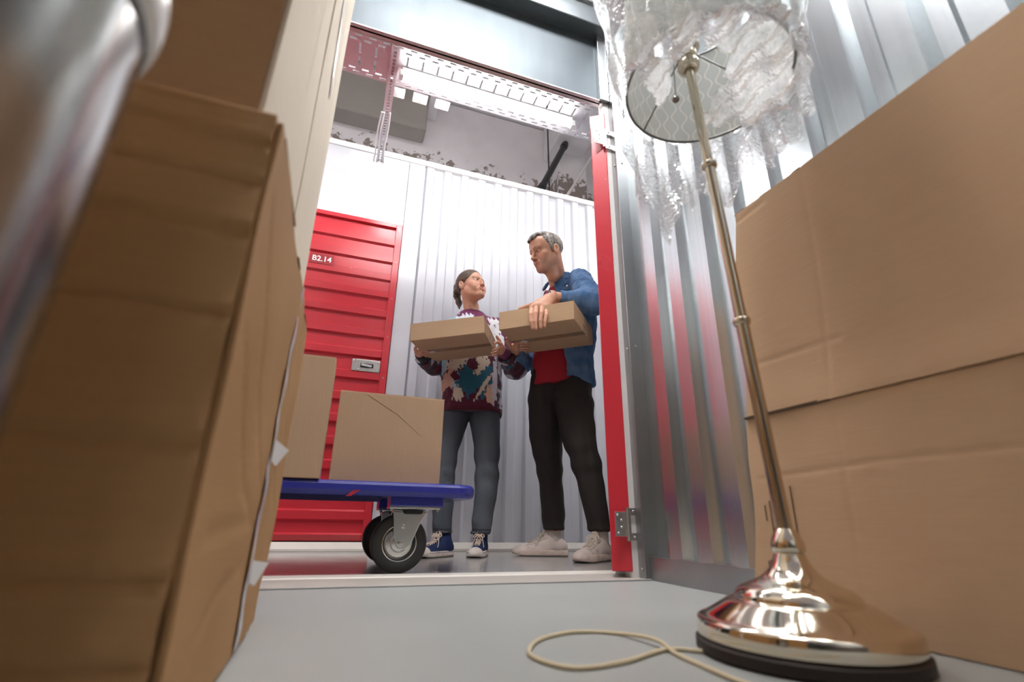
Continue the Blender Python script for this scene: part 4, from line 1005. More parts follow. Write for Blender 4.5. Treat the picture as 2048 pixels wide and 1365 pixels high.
def fbm(X, Y, Z, s, st=(1, 1, 1), off=0, n=6):
    t = 0
    for i in range(n):
        k = _wk[(i+off) % 24]; f = s*(1+.45*i)
        t = t+np.sin(f*(k[0]*X*st[0]+k[1]*Y*st[1]+k[2]*Z*st[2])+_wp[(i+off*3) % 24])/(1+.35*i)
    return t*.4
def mixc(col, c, w): return col*(1-w[:, None])+np.array(c)[None]*w[:, None]
def sstep(a, b, x): t = np.clip((x-a)/(b-a), 0, 1); return t*t*(3-2*t)
def head_frame(f, up=(0, 0, 1)):
    f = A3(*f); f /= np.linalg.norm(f); r = np.cross(f, A3(*up)); r /= np.linalg.norm(r); return np.stack([r, f, np.cross(r, f)], 1)   # columns: right, forward, up

def build_head(male, neck_local, smile, h=.0021):
    """head in its own frame: x right, y forward, z up, eyes at z = 0"""
    v = Vol((-.105, -.135, -.20), (.105, .135, .135), h)
    v.el((0, -.014, .036), (.073, .094, .080), 0)
    v.el((0, .022, -.030), (.061, .066, .086), .03)
    jw = .055 if male else .048
    for s in (-1, 1):
        v.rc((s*jw, -.004, -.050), (s*.020, .066, -.100), .017, .014, .03)
        v.el((s*.043, .056, -.026), (.021, .021, .018), .018)                         # cheekbone
        v.rc((s*.045, .072, .019), (s*.012, .087, .017), .0095 if male else .0055, .008 if male else .006, .012)   # brow ridge
    v.rc((-.010, .076, -.102), (.010, .076, -.102), .015 if male else .0125, None, .02)
    if male: v.el((0, .058, .050), (.058, .035, .048), .03)                           # high forehead
    for s in (-1, 1): v.el((s*.032, .094, -.002), (.016, .014, .012), .012, sub=True)  # sockets
    for s in (-1, 1): v.el((s*.031, .0725, -.001), (.0165, .0125, .0135), .006)        # lids over the eyeballs
    nl = .112 if male else .1035
    v.rc((0, .086, .012), (0, nl, -.032), .0068 if male else .0056, .0088 if male else .0068, .010)
    v.el((0, nl-.002, -.034), (.0105, .0105, .0095) if male else (.0092, .0092, .0082), .006)
    for s in (-1, 1): v.el((s*.0125, .097, -.038), (.0075, .010, .0068), .006)
    for s in (-1, 1): v.el((s*.0062, .104, -.0445), (.0032, .005, .003), .002, sub=True)
    # cheeks lifted by the smile
    for s in (-1, 1): v.el((s*(.035 if male else .037), .066, -.050), (.018, .015, .018) if male else (.022, .017, .025), .02)
    lift = .0095*smile; w = .028+.004*smile
    v.el((0, .074, -.070), (.034, .020, .024), .02)
    S_ = lambda x, z, dy=0.: (x, v.front(x, z)+dy, z)
    mid = S_(0, -.069); cor = S_(w, -.0665+lift); q1 = S_(w*.55, -.0685+lift*.30)
    m3 = [(0, mid[1], mid[2]), q1, cor]
    for s in (-1, 1):
        P_ = [(s*p[0], p[1], p[2]) for p in m3]
        up = [(P_[0][0], P_[0][1]+.0012, P_[0][2]+.0046), (P_[1][0], P_[1][1]-.0002, P_[1][2]+.0034), (P_[2][0], P_[2][1]-.0036, P_[2][2])]
        lo_ = [(P_[0][0], P_[0][1]+.0008, P_[0][2]-.0052), (P_[1][0], P_[1][1]-.0004, P_[1][2]-.0040), (P_[2][0], P_[2][1]-.0036, P_[2][2])]
        v.chain(up, [.0040, .0036, .0020], .005); v.chain(lo_, [.0050 if not male else .0040, .0040, .0020], .005)
    for s in (-1, 1):
        P_ = [(s*p[0], v.front(p[0], p[2])+.0004, p[2]) for p in m3]; v.chain(P_, [.0013, .0013, .0015], .0015, sub=True)
        fo = [(.0205, -.040), (.0285, -.050), (.0365 if male else .0355, -.064)]
        v.chain([(s*a, v.front(a, b)+.0008, b) for a, b in fo], [.0014, .0021, .0012] if male else [.0009, .0013, .0008], .008, sub=True)
        if male:
            for dz in (-.004, .003, .009): v.chain([(s*a, v.front(a, b)+.0006, b) for a, b in ((.048, dz*.6), (.055, dz*1.6))], [.0010, .0008], .003, sub=True)
    for s in (-1, 1): v.el((s*.031, .0865, -.0012), (.0140, .014, .0070 if not male else .0036), .002, sub=True)      # eye openings
    for s in (-1, 1):                                                                  # ears
        c, sn = math.cos(.25), math.sin(.25)
        rot = [[1, 0, 0], [0, c, sn], [0, -sn, c]]
        v.el((s*.0775, -.014, -.012), (.0095, .0195, .032), .006, rot)
        v.el((s*.085, -.009, -.008), (.007, .0105, .018), .003, rot, sub=True)
        v.el((s*.0765, -.008, -.037), (.006, .009, .010), .005)
    v.rc((0, -.030, -.045), neck_local, .050 if male else .046, .052 if male else .046, .03)
    if male: v.rc((.0, .020, -.10), (0, .005, -.15), .03, .035, .03)
    V, F = v.mesh(); V = relax(V, F, 1, .4)
    n = len(V); X, Y, Z = V.T
    skin = (.60, .315, .205) if male else (.64, .345, .235)
    col = np.tile(np.array(skin), (n, 1))
    mott = fbm(X, Y, Z, 60, off=3); col *= (1+.05*mott)[:, None]
    for s in (-1, 1):
        col = mixc(col, (.62, .24, .18), .45*np.exp(-(((X-s*.042)/.022)**2+((Y-.065)/.03)**2+((Z+.035)/.02)**2)))
    col = mixc(col, (.58, .25, .19), .3*np.exp(-((X/.014)**2+((Y-.108)/.02)**2+((Z+.034)/.014)**2)))
    cz = -.0690+(lift+.0025)*np.clip(np.abs(X)/w, 0, 1.2)**1.7
    lip = (np.abs(Z-cz) < .0105*(1-(np.abs(X)/(w*1.02))**2).clip(0)) & (Y > .066)
    col = mixc(col, (.50, .16, .14) if not male else (.50, .20, .16), .8*lip)
    mline = (np.abs(Z-(cz+.0005)) < .0014) & (np.abs(X) < w*1.04) & (Y > .066); col = mixc(col, (.22, .06, .05), .8*mline)
    # brows
    for s in (-1, 1):
        xr = s*X; zb = (.0225 if male else .0235)+.0035*np.sin(np.clip((xr-.012)/.038, 0, 1)*math.pi*.8)-.006*np.clip((xr-.036)/.014, 0, 1)
        th = (.0048 if male else .0056)*np.clip((.054-xr)/.03, .25, 1)
        br = sstep(1.15, .75, np.abs(Z-zb)/th)*(xr > .010)*(xr < .052)*(Y > .045); col = mixc(col, (.055, .035, .025) if not male else (.12, .08, .055), .85*br)
        # lash line
        e = ((X-s*.031)/.0155)**2+((Z+.0012)/.0062)**2; lash = ((e > .50) & (e < 1.35) & (Z > -.0015) & (Y > .066)); col = mixc(col, (.05, .03, .025), (.85 if not male else .5)*lash)
    if male:
        st = sstep(-.030, -.055, Z)*sstep(-.02, .02, Y)*sstep(-.150, -.118, Z); st = st*(1-.8*np.exp(-(((Y-.06)/.02)**2+((np.abs(X)-.045)/.016)**2+((Z+.04)/.02)**2)))
        col = mixc(col, (.33, .22, .17), .42*np.clip(st*(1+.25*fbm(X, Y, Z, 300, off=7)), 0, 1)*(1-lip))
    return V, F, col
def eyes(gaze, parent, T, iris, h=None):
    """two eyeballs in head frame; gaze is a direction in head frame"""
    g = A3(*gaze); g /= np.linalg.norm(g)
    for s in (-1, 1):
        bm = BM(); bmesh.ops.create_uvsphere(bm, u_segments=32, v_segments=24, radius=.0122)
        me = bpy.data.meshes.new('eye'); bm.to_mesh(me); bm.free(); n = len(me.vertices); V = np.zeros(n*3, np.float32); me.vertices.foreach_get('co', V); V = V.reshape(-1, 3)
        ca = (V/.0122)@g; col = np.tile(np.array((.78, .74, .71)), (n, 1)); col[ca > math.cos(.54)] = iris; col[ca > math.cos(.24)] = (.008, .008, .008)
        W = (T[0]@(V+np.array((s*.031, .0715, -.001), np.float32)).T).T*1.0
        W = (T[0]@((V+np.array((s*.031, .0715, -.001)))*T[2]).T).T+T[1]
        me.vertices.foreach_set('co', np.ascontiguousarray(W, np.float32).ravel())
        a = me.color_attributes.new('tint', 'FLOAT_COLOR', 'POINT'); a.data.foreach_set('color', np.concatenate([col, np.ones((n, 1))], 1).astype(np.float32).ravel())
        link('eye', me, M['eye'], parent, True)
M['eye'] = tintmat('eye_surface', .12, 0, spec=.6)
M['skin'] = tintmat('skin', .48, .06, 420, spec=.38, sss=.10)
M['hair'] = tintmat('hair_strands', .42, .9, 60, spec=.4, st=(6, 6, 1), var=.35, vscale=45)
def hand(v, wrist, kn, fingers, thumb, rf=.0088, rw=.024, k=.007, flat=None):
    """palm from the wrist to four knuckles, each finger its own bent chain, thumb leaving the palm's side"""
    for q in kn: v.rc(wrist, q, rw*.72, rf*1.35, k*2)
    for a, b in zip(kn, kn[1:]): v.rc(a, b, rf*1.15, rf*1.15, k)
    m_ = (A3(*kn[1])+A3(*kn[2]))/2; v.rc(wrist, m_, rw*.8, rf*1.3, k*1.5)
    for i, (q, f) in enumerate(zip(kn, fingers)):
        s_ = (1.0, 1.03, .98, .86)[i]
        pts = [q]+list(f); v.chain(pts, [rf*s_*(1.08-.10*j) for j in range(len(pts))], .003)
    v.chain(thumb, [rf*1.45, rf*1.15, rf*1.08, rf*.85][:len(thumb)], .006)
def row(y, xl, xr, D, dep, grow=0):
    a, b = VF(xl, y, D), VF(xr, y, D); return (a[2], (a[0]+b[0])/2, D, (b[0]-a[0])/2+grow, dep+grow)
def bounds(pts, m):
    P = np.array([p for p in pts]); return P.min(0)-m, P.max(0)+m
def lofted(rows): return [(r[1]-r[3], r[2]-r[4], r[0]) for r in rows]+[(r[1]+r[3], r[2]+r[4], r[0]) for r in rows]
def person(label, origin):
    o = thing('person', label, 'person', vw(*origin), -YAW); return o, np.array(origin)
def join(parts):
    Vs, Fs, Cs, n = [], [], [], 0
    for V, F, C in parts: Vs.append(V); Fs.append(F+n); Cs.append(C); n += len(V)
    return np.concatenate(Vs), np.concatenate(Fs), np.concatenate(Cs)
def skin_part(v, skin, sm=1):
    V, F = v.mesh(); V = relax(V, F, sm, .4); c = np.tile(np.array(skin), (len(V), 1)); c *= (1+.06*fbm(*V.T, 70, off=5))[:, None]; return V, F, c
def local(T, p): return T[0].T@(A3(*p)-T[1])/T[2]
def build_shoe(O, parent, c, yaw_dir, L, high, up_col, cap_col, sole_col, lace_col, um, ankle):
    """one shoe: upper with sole and laces as its pieces"""
    d = A3(*yaw_dir, 0); d /= np.linalg.norm(d); T = (np.stack([np.cross(d, A3(0, 0, 1)), d, A3(0, 0, 1)], 1), A3(*c, 0), L/.28)
    v = Vol((-.06, -.15, -.005), (.06, .16, .15), .0034)
    v.chain([(0, -.100, .040), (.0, -.03, .040)], [.035, .036], .03)
    v.el((.003, .050, .020), (.044, .080, .033), .03); v.el((.002, .102, .018), (.037, .044, .027), .02)
    v.rc((0, -.045, .070), (.001, .055, .040), .029, .020, .02)
    ak = A3(*(T[0].T@(np.array(ankle)-T[1]))/T[2])
    v.rc((0, -.082, .05), (ak[0], ak[1], .080) if not high else (ak[0], ak[1], ak[2]+.03), .036, .034 if not high else .046, .025)
    v.rc((0, -.005, .072), (ak[0]*.4, -.040, .116 if not high else .135), .013, .016, .010)
    v.keep(lambda X, Y, Z: .012-Z+0*X)
    if not high: v.rc((ak[0], ak[1], .125), (ak[0], ak[1], .082), .034, .026, .004, sub=True)
    V, F = v.mesh(); V = relax(V, F, 1); X, Y, Z = V.T; UX, UY, UZ = X, Y, Z
    col = np.tile(np.array(up_col), (len(V), 1)); col *= (1+.10*fbm(X, Y, Z, 45, off=9))[:, None]
    if cap_col is not None: col = mixc(col, cap_col, sstep(.088, .094, Y+.1*np.abs(X)*0)*1.0); col = mixc(col, cap_col, ((np.abs(X) < .008) & (Y > -.03) & (Y < .075) & (Z > .045))*.25)
    if cap_col is None:
        sm_ = (np.abs(np.abs(X)-(.021+.10*np.clip(.02-Y, 0, .1)*.5)) < .0016) & (Y > -.03) & (Y < .075) & (Z > .04); col = mixc(col, [q*.55 for q in up_col], sm_*.8)
        sm_ = np.abs(Y-.078+.35*np.abs(X)) < .0016; col = mixc(col, [q*.6 for q in up_col], (sm_ & (Z > .03))*.6)
        col = mixc(col, (.32, .25, .22), ((Z < .040) & (fbm(X, Y, Z, 60, off=4) > .15))*.22)
    W = (T[0]@(V*T[2]).T).T+T[1]-O
    up = npmesh('shoe', W, F, um, parent, col.clip(0, 1))
    v = Vol((-.06, -.15, -.005), (.06, .16, .05), .0034)
    v.chain([(0, -.098, .012), (0, -.02, .012), (.004, .062, .012), (.003, .108, .014)], [.041, .038, .046, .037], .03)
    v.keep(lambda X, Y, Z: np.maximum(Z-(.030+.10*np.maximum(0, Y-.08)*.6), np.maximum(0, Y-.09)*.18-Z)+0*X)
    V, F = v.mesh(); V = relax(V, F, 2); X, Y, Z = V.T
    col = np.tile(np.array(sole_col), (len(V), 1)); col *= (1+.12*fbm(X, Y, Z, 50, off=2))[:, None]; col = mixc(col, [q*.35 for q in sole_col], (Z < .006)*.9)
    if cap_col is not None: col = mixc(col, (.03, .04, .10), ((Z > .021) & (Z < .0245))*.8)
    npmesh('sole', (T[0]@(V*T[2]).T).T+T[1]-O, F, M['sole'], up, col.clip(0, 1))
    bm = BM(); tf = lambda p: Vector(T[0]@(A3(*p)*T[2])+T[1]-O)
    def top(x, y):
        q = (np.abs(UX-x) < .006) & (np.abs(UY-y) < .006) & (UZ < .15)
        return UZ[q].max() if q.any() else .06
    P_ = lambda x, y, dz: (x, y, top(x, y)+dz)
    n = 6
    for i in range(n):
        y = -.022+i*.0145; w = .017-.0006*i
        for s in (-1, 1):
            tube(bm, [tf(q) for q in smooth_path([P_(-s*w, y, -.001), P_(-s*.008, y+.005, .0022), P_(s*.008, y+.011, .0022), P_(s*w, y+.015, -.001)], 3)], .0024*T[2], 6)
    z = top(0, .0)+.004
    for s in (-1, 1):
        tube(bm, [tf(q) for q in smooth_path([(0, -.008, z+.004), (s*.014, -.012, z+.010), (s*.030, .0, z-.002), (s*.022, .008, z-.008), (0, -.004, z+.004)], 4)], .0023*T[2], 6)
        tube(bm, [tf(q) for q in smooth_path([(0, -.006, z+.004), (s*.016, .004, z), P_(s*.028, .018, .003), P_(s*.034, .032, .003)], 4)], .0023*T[2], 6)
    obj('laces', bm, mat('lace_cord', lace_col, .7), up, smooth=True)
    return up, T
M['sole'] = tintmat('rubber_sole', .6, .1, 200)

# ------------------------------------------------------------------ the two parcels they hold
pw = parcel('flat brown carton in the hands of the woman in the patterned sweater', .385, .365, .092, (.5321, 2.4511, 1.0377), 0, cardboard('kraft_parcel', (.50, .34, .21), (1, 1, 14)), seed=41)
pw.rotation_euler = (R_(.8), R_(-4.75), R_(-26.9))
pm = parcel('flat brown carton in the arms of the man in the denim shirt', .385, .365, .094, (.9415, 2.1541, 1.053), 0, cardboard('kraft_parcel_tan', (.49, .33, .20), (1, 1, 14)), seed=43)
pm.rotation_euler = (R_(-.92), R_(-.45), R_(-41.97))

# ================================================================== the woman
wo, WO = person('woman in a paint-patterned sweater and grey jeans, ponytail, holding a flat carton', (-.25, 2.72, 0))
fW = head_frame((.74, -.655, .17), (-.02, 0, 1)); TW = (fW, A3(-.266, 2.803, 1.566), .97)
nbW = VF(943, 628, 2.84)
Vh, Fh, Ch = build_head(False, local(TW, nbW), .75); Vh = (TW[0]@(Vh*TW[2]).T).T+TW[1]
shR, elR, wrR = VF(896, 662, 2.86), VF(868, 731, 2.80), VF(843, 712, 2.60)
shL, elL, wrL = VF(996, 658, 2.84), VF(1032, 737, 2.74), VF(1007, 704, 2.52)
tors = [row(855, 886, 1004, 2.81, .122), row(822, 884, 1004, 2.81, .127), row(780, 884, 1003, 2.81, .130), row(735, 880, 1002, 2.82, .128), row(690, 882, 1002, 2.83, .125), row(660, 888, 1000, 2.84, .112), row(645, 900, 990, 2.84, .095), row(633, 914, 974, 2.84, .074), row(626, 922, 966, 2.84, .062)]
legR = [row(800, 888, 944, 2.81, .088), row(850, 876, 934, 2.80, .086), row(900, 868, 917, 2.77, .078), row(960, 861, 909, 2.74, .070), row(1020, 863, 906, 2.67, .062), row(1066, 865, 904, 2.65, .056)]
legL = [row(800, 938, 998, 2.81, .088), row(850, 941, 1000, 2.80, .088), row(900, 949, 1000, 2.78, .080), row(955, 953, 997, 2.76, .068), row(975, 951, 996, 2.75, .070), row(1020, 946, 988, 2.74, .060), row(1068, 941, 979, 2.73, .054)]
SKW = (.62, .335, .228)
lo, hi = bounds(lofted(tors)+lofted(legR)+lofted(legL)+[wrR, wrL, elL, elR], .08); lo[2] = .05
v = Vol(lo, hi, .009)
v.loft(tors[2:], .03, 2.2, -.024); v.el(VF(942, 800, 2.83), (.10, .065, .085), .04); v.loft(legR, .03, 2.2, -.014); v.loft(legL, .03, 2.2, -.014)
v.chain([shR, elR, wrR], [.042, .036, .024], .02); v.chain([shL, elL, wrL], [.042, .036, .024], .02); v.rc(nbW, nbW+A3(0, 0, .05), .046, .046, .03)
for q, dd in ((legR[-1], (-.03, -.05)), (legL[-1], (0, -.06))): v.rc((q[1], q[2], q[0]), (q[1]+dd[0]*.2, q[2]+dd[1]*.2, .07), .026, .022, .02)
pb = skin_part(v, SKW)
# her right hand under the left edge of the parcel
v = Vol(*bounds([VF(832, 695, 2.44), VF(868, 722, 2.66), wrR], .05), .0026)
z0 = -.010
def un(x, y, D): p = VF(x, y, D); return p
kn = [un(840.5, 701.5, 2.50), un(838, 704.5, 2.525), un(837, 708, 2.55), un(837.5, 711.5, 2.575)]
fg = [[un(847, 700.5, 2.495), un(853.5, 702, 2.50), un(857, 704.5, 2.51)], [un(846, 703.8, 2.52), un(853, 705, 2.525), un(858, 707.5, 2.53)], [un(845, 707.5, 2.545), un(852, 708.5, 2.55), un(856.5, 710.5, 2.555)], [un(845, 711, 2.57), un(850.5, 712, 2.575), un(854, 713.5, 2.58)]]
hand(v, wrR, kn, fg, [un(838, 712, 2.58), un(832.5, 706, 2.53), un(830.8, 699, 2.49), un(831.5, 693.5, 2.465)], .0082, .022)
ph1 = skin_part(v, SKW)
# her left hand: thumb up the end of the parcel, fingers below
v = Vol(*bounds([VF(978, 668, 2.40), VF(1014, 722, 2.56), wrL], .05), .0026)
kn = [un(1000.5, 688, 2.435), un(1002, 694, 2.45), un(1002, 700, 2.465), un(1000.5, 706, 2.48)]
fg = [[un(994, 684.5, 2.415), un(989.5, 687, 2.405), un(988.5, 693, 2.41)], [un(995, 697, 2.43), un(989.5, 700, 2.425), un(985.5, 701.5, 2.425)], [un(994.5, 704, 2.45), un(988, 706.5, 2.445), un(983.5, 707, 2.445)], [un(994, 709.5, 2.47), un(988, 711.5, 2.47), un(984.5, 711.5, 2.47)]]
hand(v, wrL, kn, fg, [un(1003, 700, 2.49), un(1002, 690, 2.455), un(998, 681, 2.43), un(993.5, 674, 2.415)], .0082, .022)
ph2 = skin_part(v, SKW)
V, F, C = join([(Vh, Fh, Ch), pb, ph1, ph2]); npmesh('body', V-WO, F, M['skin'], wo, C.clip(0, 1))
eyes((-.20, .96, .06), wo, (TW[0], TW[1]-WO, TW[2]), (.09, .045, .02))
# hair: drawn back, with a ponytail
def hairmesh(v, T, O, parent, cf, stripe, name='hair'):
    v.ripple(stripe); V, F = v.mesh(); V = relax(V, F, 1, .3); c = cf(*V.T); return npmesh(name, (T[0]@(V*T[2]).T).T+T[1]-O, F, M['hair'], parent, c.clip(0, 1))
v = Vol((-.11, -.21, -.23), (.11, .11, .14), .0026)
v.el((0, -.018, .036), (.0785, .099, .0875), 0)
v.el((0, .098, -.040), (.078, .092, .112), .012, sub=True)
for s in (-1, 1):
    v.el((s*.088, .022, -.075), (.042, .048, .062), .01, sub=True)
    v.el((s*.084, -.008, -.012), (.016, .022, .033), .008, sub=True)
v.carve(lambda X, Y, Z: np.maximum(Z+.050+.25*(Y+.09), -.2-Y)+0*X)
tl = [(0, -.108, .030), (.004, -.130, .020)]+[tuple(local(TW, VF(*q))) for q in ((915, 575, 2.925), (914, 592, 2.93), (918, 606, 2.91), (918.5, 617, 2.89))]
v.chain(tl, [.024, .020, .022, .021, .017, .006], .02, )
v.ripple(lambda X, Y, Z: .0007*np.sin(np.arctan2(X, Z-.02)*40+3*np.sin(Y*40))*sstep(-.15, -.08, Y)+.0014*np.sin(X*420+5*np.sin(Z*30))*sstep(-.10, -.13, Y))
hairmesh(v, TW, WO, wo, lambda X, Y, Z: np.array((.085, .050, .030))[None]*(1+.5*fbm(X*3, Y*.6, Z*3, 60, off=4))[:, None], lambda X, Y, Z: 0*X)
tp = [A3(*tl[0]), A3(*tl[1])]; tb = (tp[0]+tp[1])/2
obj('hair_tie', tube(BM(), [Vector(TW[0]@(A3(.024*math.cos(a), -.119, .026+.024*math.sin(a)))*TW[2]+TW[1]-WO) for a in [i*math.pi/10 for i in range(20)]], .004*1, 8, closed=True), mat('hair_tie_black', (.02, .02, .02), .7), wo, smooth=True)
# sweater
lo, hi = bounds(lofted(tors)+[wrR, wrL, elL, elR, shR, shL], .075)
v = Vol(lo, hi, .0045)
v.loft(tors, .0, 2.25)
v.chain([shR, elR], [.068, .060], .035); v.rc(elR, wrR, .062, .046, .02); v.chain([shL, elL], [.068, .064], .035); v.rc(elL, wrL, .064, .046, .02)
fold = lambda X, Y, Z: .0050*fbm(X, Y, Z, 16, (1.6, 1, .7), 2)+.0030*fbm(X, Y, Z, 34, (1, 1, 1.2), 8)
v.ripple(fold)
for w_, e_ in ((wrR, elR), (wrL, elL)):
    d = (w_-e_)/np.linalg.norm(w_-e_); v.rc(w_+d*.012, w_+d*.09, .060, .060, 0, sub=True); v.rc(w_-d*.02, w_+d*.014, .034, .031, .006)
hemf, hemb = VF(940, 820, 2.69)[2], VF(1000, 846, 2.93)[2]
v.keep(lambda X, Y, Z: np.where(np.abs(X+.23) < .30, (hemf+(hemb-hemf)*np.clip((Y-2.74)/.14, 0, 1))-Z, -.1))
v.rc(nbW+A3(0, -.01, .0), nbW+A3(0, -.02, .10), .050, .055, .004, sub=True)
V, F = v.mesh(); V = relax(V, F, 1, .4); X, Y, Z = V.T; n = len(V)
MAR, TEAL, CREAM, PEACH, LBLUE, WHITE, DARK, LILAC = (.085, .012, .03), (.022, .105, .165), (.60, .50, .40), (.58, .36, .27), (.33, .52, .62), (.74, .75, .78), (.012, .014, .02), (.52, .46, .52)
def strokes(U, Wz, L, col, jag):
    for (cx, cy, rx, ry, ang, c) in L:
        x = (U-cx); y = (Wz-cy); ca, sa = math.cos(ang), math.sin(ang)
        q = np.sqrt(((x*ca+y*sa)/rx)**2+((-x*sa+y*ca)/ry)**2)+jag; col = mixc(col, c, (q < 1)*1.)
    return col
# print laid out on the garment: U across, V up, both in metres about the chest
U = X+.245; Vv = Z-1.0
j1 = .30*fbm(X, Y, Z, 75, (1, .3, 1), 3)+.22*fbm(X, Y, Z, 170, (1, .3, .5), 6)+.12*fbm(X, Y, Z, 420, (1, .2, .4), 9)
col = np.tile(np.array(MAR), (n, 1)); base = fbm(X, Y, Z, 26, (1, 1, 1), 12)+.4*j1
col = mixc(col, LILAC, (base > .34)*1.); col = mixc(col, TEAL, ((base > .02) & (base < .24))*1.); col = mixc(col, (.60, .58, .62), ((base > .58))*1.); col = mixc(col, DARK, (base < -.62)*1.)
front = Y < 2.84
PR = [(-.165, .03, .05, .07, .2, LBLUE), (-.06, .02, .085, .045, .25, CREAM), (-.115, -.085, .045, .085, -.2, PEACH), (-.06, -.10, .030, .08, .1, (.40, .46, .48)), (.0, -.075, .070, .095, 0, TEAL), (.075, .02, .045, .075, -.3, CREAM), (.02, .015, .03, .035, .5, MAR),
      (.085, -.06, .026, .15, -.62, TEAL), (.118, -.115, .022, .10, -.55, TEAL), (.085, -.12, .010, .10, -.5, CREAM), (.13, -.16, .030, .05, .1, PEACH), (-.055, -.165, .03, .035, 0, CREAM), (-.115, -.155, .03, .03, .4, MAR), (.150, -.06, .016, .14, 0, LILAC), (-.075, -.06, .02, .035, .5, MAR)]
col = np.where(front[:, None] & (np.abs(U) < .165)[:, None] & (Vv < .10)[:, None], strokes(U, Vv, PR, np.tile(np.array(MAR), (n, 1)), j1*.9), col)
TOPP = [(-.135, .30, .075, .07, .3, LBLUE), (-.045, .300, .085, .055, 0, (.66, .74, .80)), (.0, .25, .09, .05, 0, WHITE), (.125, .26, .060, .09, .2, WHITE), (.16, .14, .04, .09, 0, WHITE), (-.165, .315, .012, .02, .3, MAR), (.055, .315, .05, .028, -.4, (.16, .025, .09)), (-.09, .16, .08, .06, .2, TEAL)]
top = front & (Vv >= .10) & (np.abs(U) < .20); col = np.where(top[:, None], strokes(U, Vv, TOPP, np.tile(np.array((.16, .025, .09)), (n, 1)), j1*.8), col)
spk = (fbm(X, Y, Z, 260, (1, .5, 1), 15)+fbm(X, Y, Z, 140, (1, .5, .4), 1) > 1.05) & (Vv > .05) & (U > .06); col = mixc(col, DARK, spk*1.)
ring = np.linalg.norm(V-(nbW+A3(0, -.005, .004)), axis=1) < .072; col = mixc(col, (.12, .018, .06), ring*1.)
col = mixc(col, (.070, .008, .018), (Z < hemf+.022)*(Z < hemf+.03)*1.)
for w_, e_, c in ((wrR, elR, DARK), (wrL, elL, (.16, .03, .10))):
    col = mixc(col, c, (np.linalg.norm(V-w_, axis=1) < .045)*1.)
M['knit'] = tintmat('printed_knit', .85, .25, 350, sheen=.2, spec=.2)
sw_ = npmesh('sweater', V-WO, F, M['knit'], wo, col)
# neckline ribbing
obj('neck_rib', tube(BM(), [Vector(nbW+A3(.052*math.cos(a), .050*math.sin(a)-.006, .010-.010*math.sin(a)*-1-.012*(math.sin(a) < 0)*abs(math.sin(a))))-Vector(WO) for a in [i*math.pi/20 for i in range(40)]], .0085, 8, closed=True), mat('rib_plum', (.12, .018, .06), .85), sw_, smooth=True)
# jeans
lo, hi = bounds(lofted(legR)+lofted(legL)+[VF(940, 790, 2.8)], .03)
v = Vol(lo, hi, .0045); v.loft(legR, 0, 2.2); v.loft(legL, .012, 2.2); v.el(VF(941, 808, 2.81), (.158, .095, .065), .02)
v.ripple(lambda X, Y, Z: .0045*fbm(X, Y, Z, 13, (1, 1, 2.2), 5)*(.5+1.2*np.exp(-((Z-.42)/.07)**2)+1.0*np.exp(-((Z-.14)/.05)**2))+.0016*fbm(X, Y, Z, 40, (1, 1, 2), 7))
v.ripple(lambda X, Y, Z: .0050*fbm(X, Y, Z, 21, (1.2, 1, 2.6), 17)*(.25+np.exp(-((Z-.43)/.09)**2)+np.exp(-((Z-.12)/.06)**2)+.7*np.exp(-((Z-.74)/.06)**2)))
V, F = v.mesh(); V = relax(V, F, 1); X, Y, Z = V.T; col = np.tile(np.array((.060, .068, .085)), (len(V), 1)); col = mixc(col, (.14, .15, .17), np.clip(.45*np.exp(-((Y-2.69)/.035)**2)*sstep(.9, .5, Z)+.10*fbm(X, Y, Z, 30, (1, 1, .4), 11), 0, 1)); col = mixc(col, (.03, .034, .045), (np.minimum(np.abs(Z-legR[-1][0]-.018), np.abs(Z-legL[-1][0]-.018)) < .003)*.8)
M['denim_grey'] = tintmat('grey_denim', .85, .3, 420, spec=.2, var=.12, vscale=160)
jn = npmesh('jeans', V-WO, F, M['denim_grey'], wo, col)
for q in (legR, legL):
    c_ = q[-1]; obj('frayed_hem', tube(BM(), [Vector((c_[1]+(c_[3]-.004)*math.cos(a)-WO[0], c_[2]+(c_[4]-.004)*math.sin(a)-WO[1], c_[0]+.005+.0015*math.sin(a*7))) for a in [i*math.pi/20 for i in range(40)]], .006, 6, closed=True), mat('denim_hem', (.085, .09, .10), .9), jn, smooth=True)
M['canvas'] = tintmat('canvas', .8, .3, 500, spec=.2)
AR = A3(legR[-1][1], legR[-1][2], legR[-1][0]); AL = A3(legL[-1][1], legL[-1][2], legL[-1][0])
build_shoe(WO, wo, (-.352, 2.585), (-.50, -.87), .255, True, (.020, .032, .095), (.66, .60, .55), (.66, .58, .52), (.62, .50, .40), M['canvas'], AR)
build_shoe(WO, wo, (-.150, 2.668), (-.10, -1), .255, True, (.020, .032, .095), (.66, .60, .55), (.66, .58, .52), (.62, .50, .40), M['canvas'], AL)

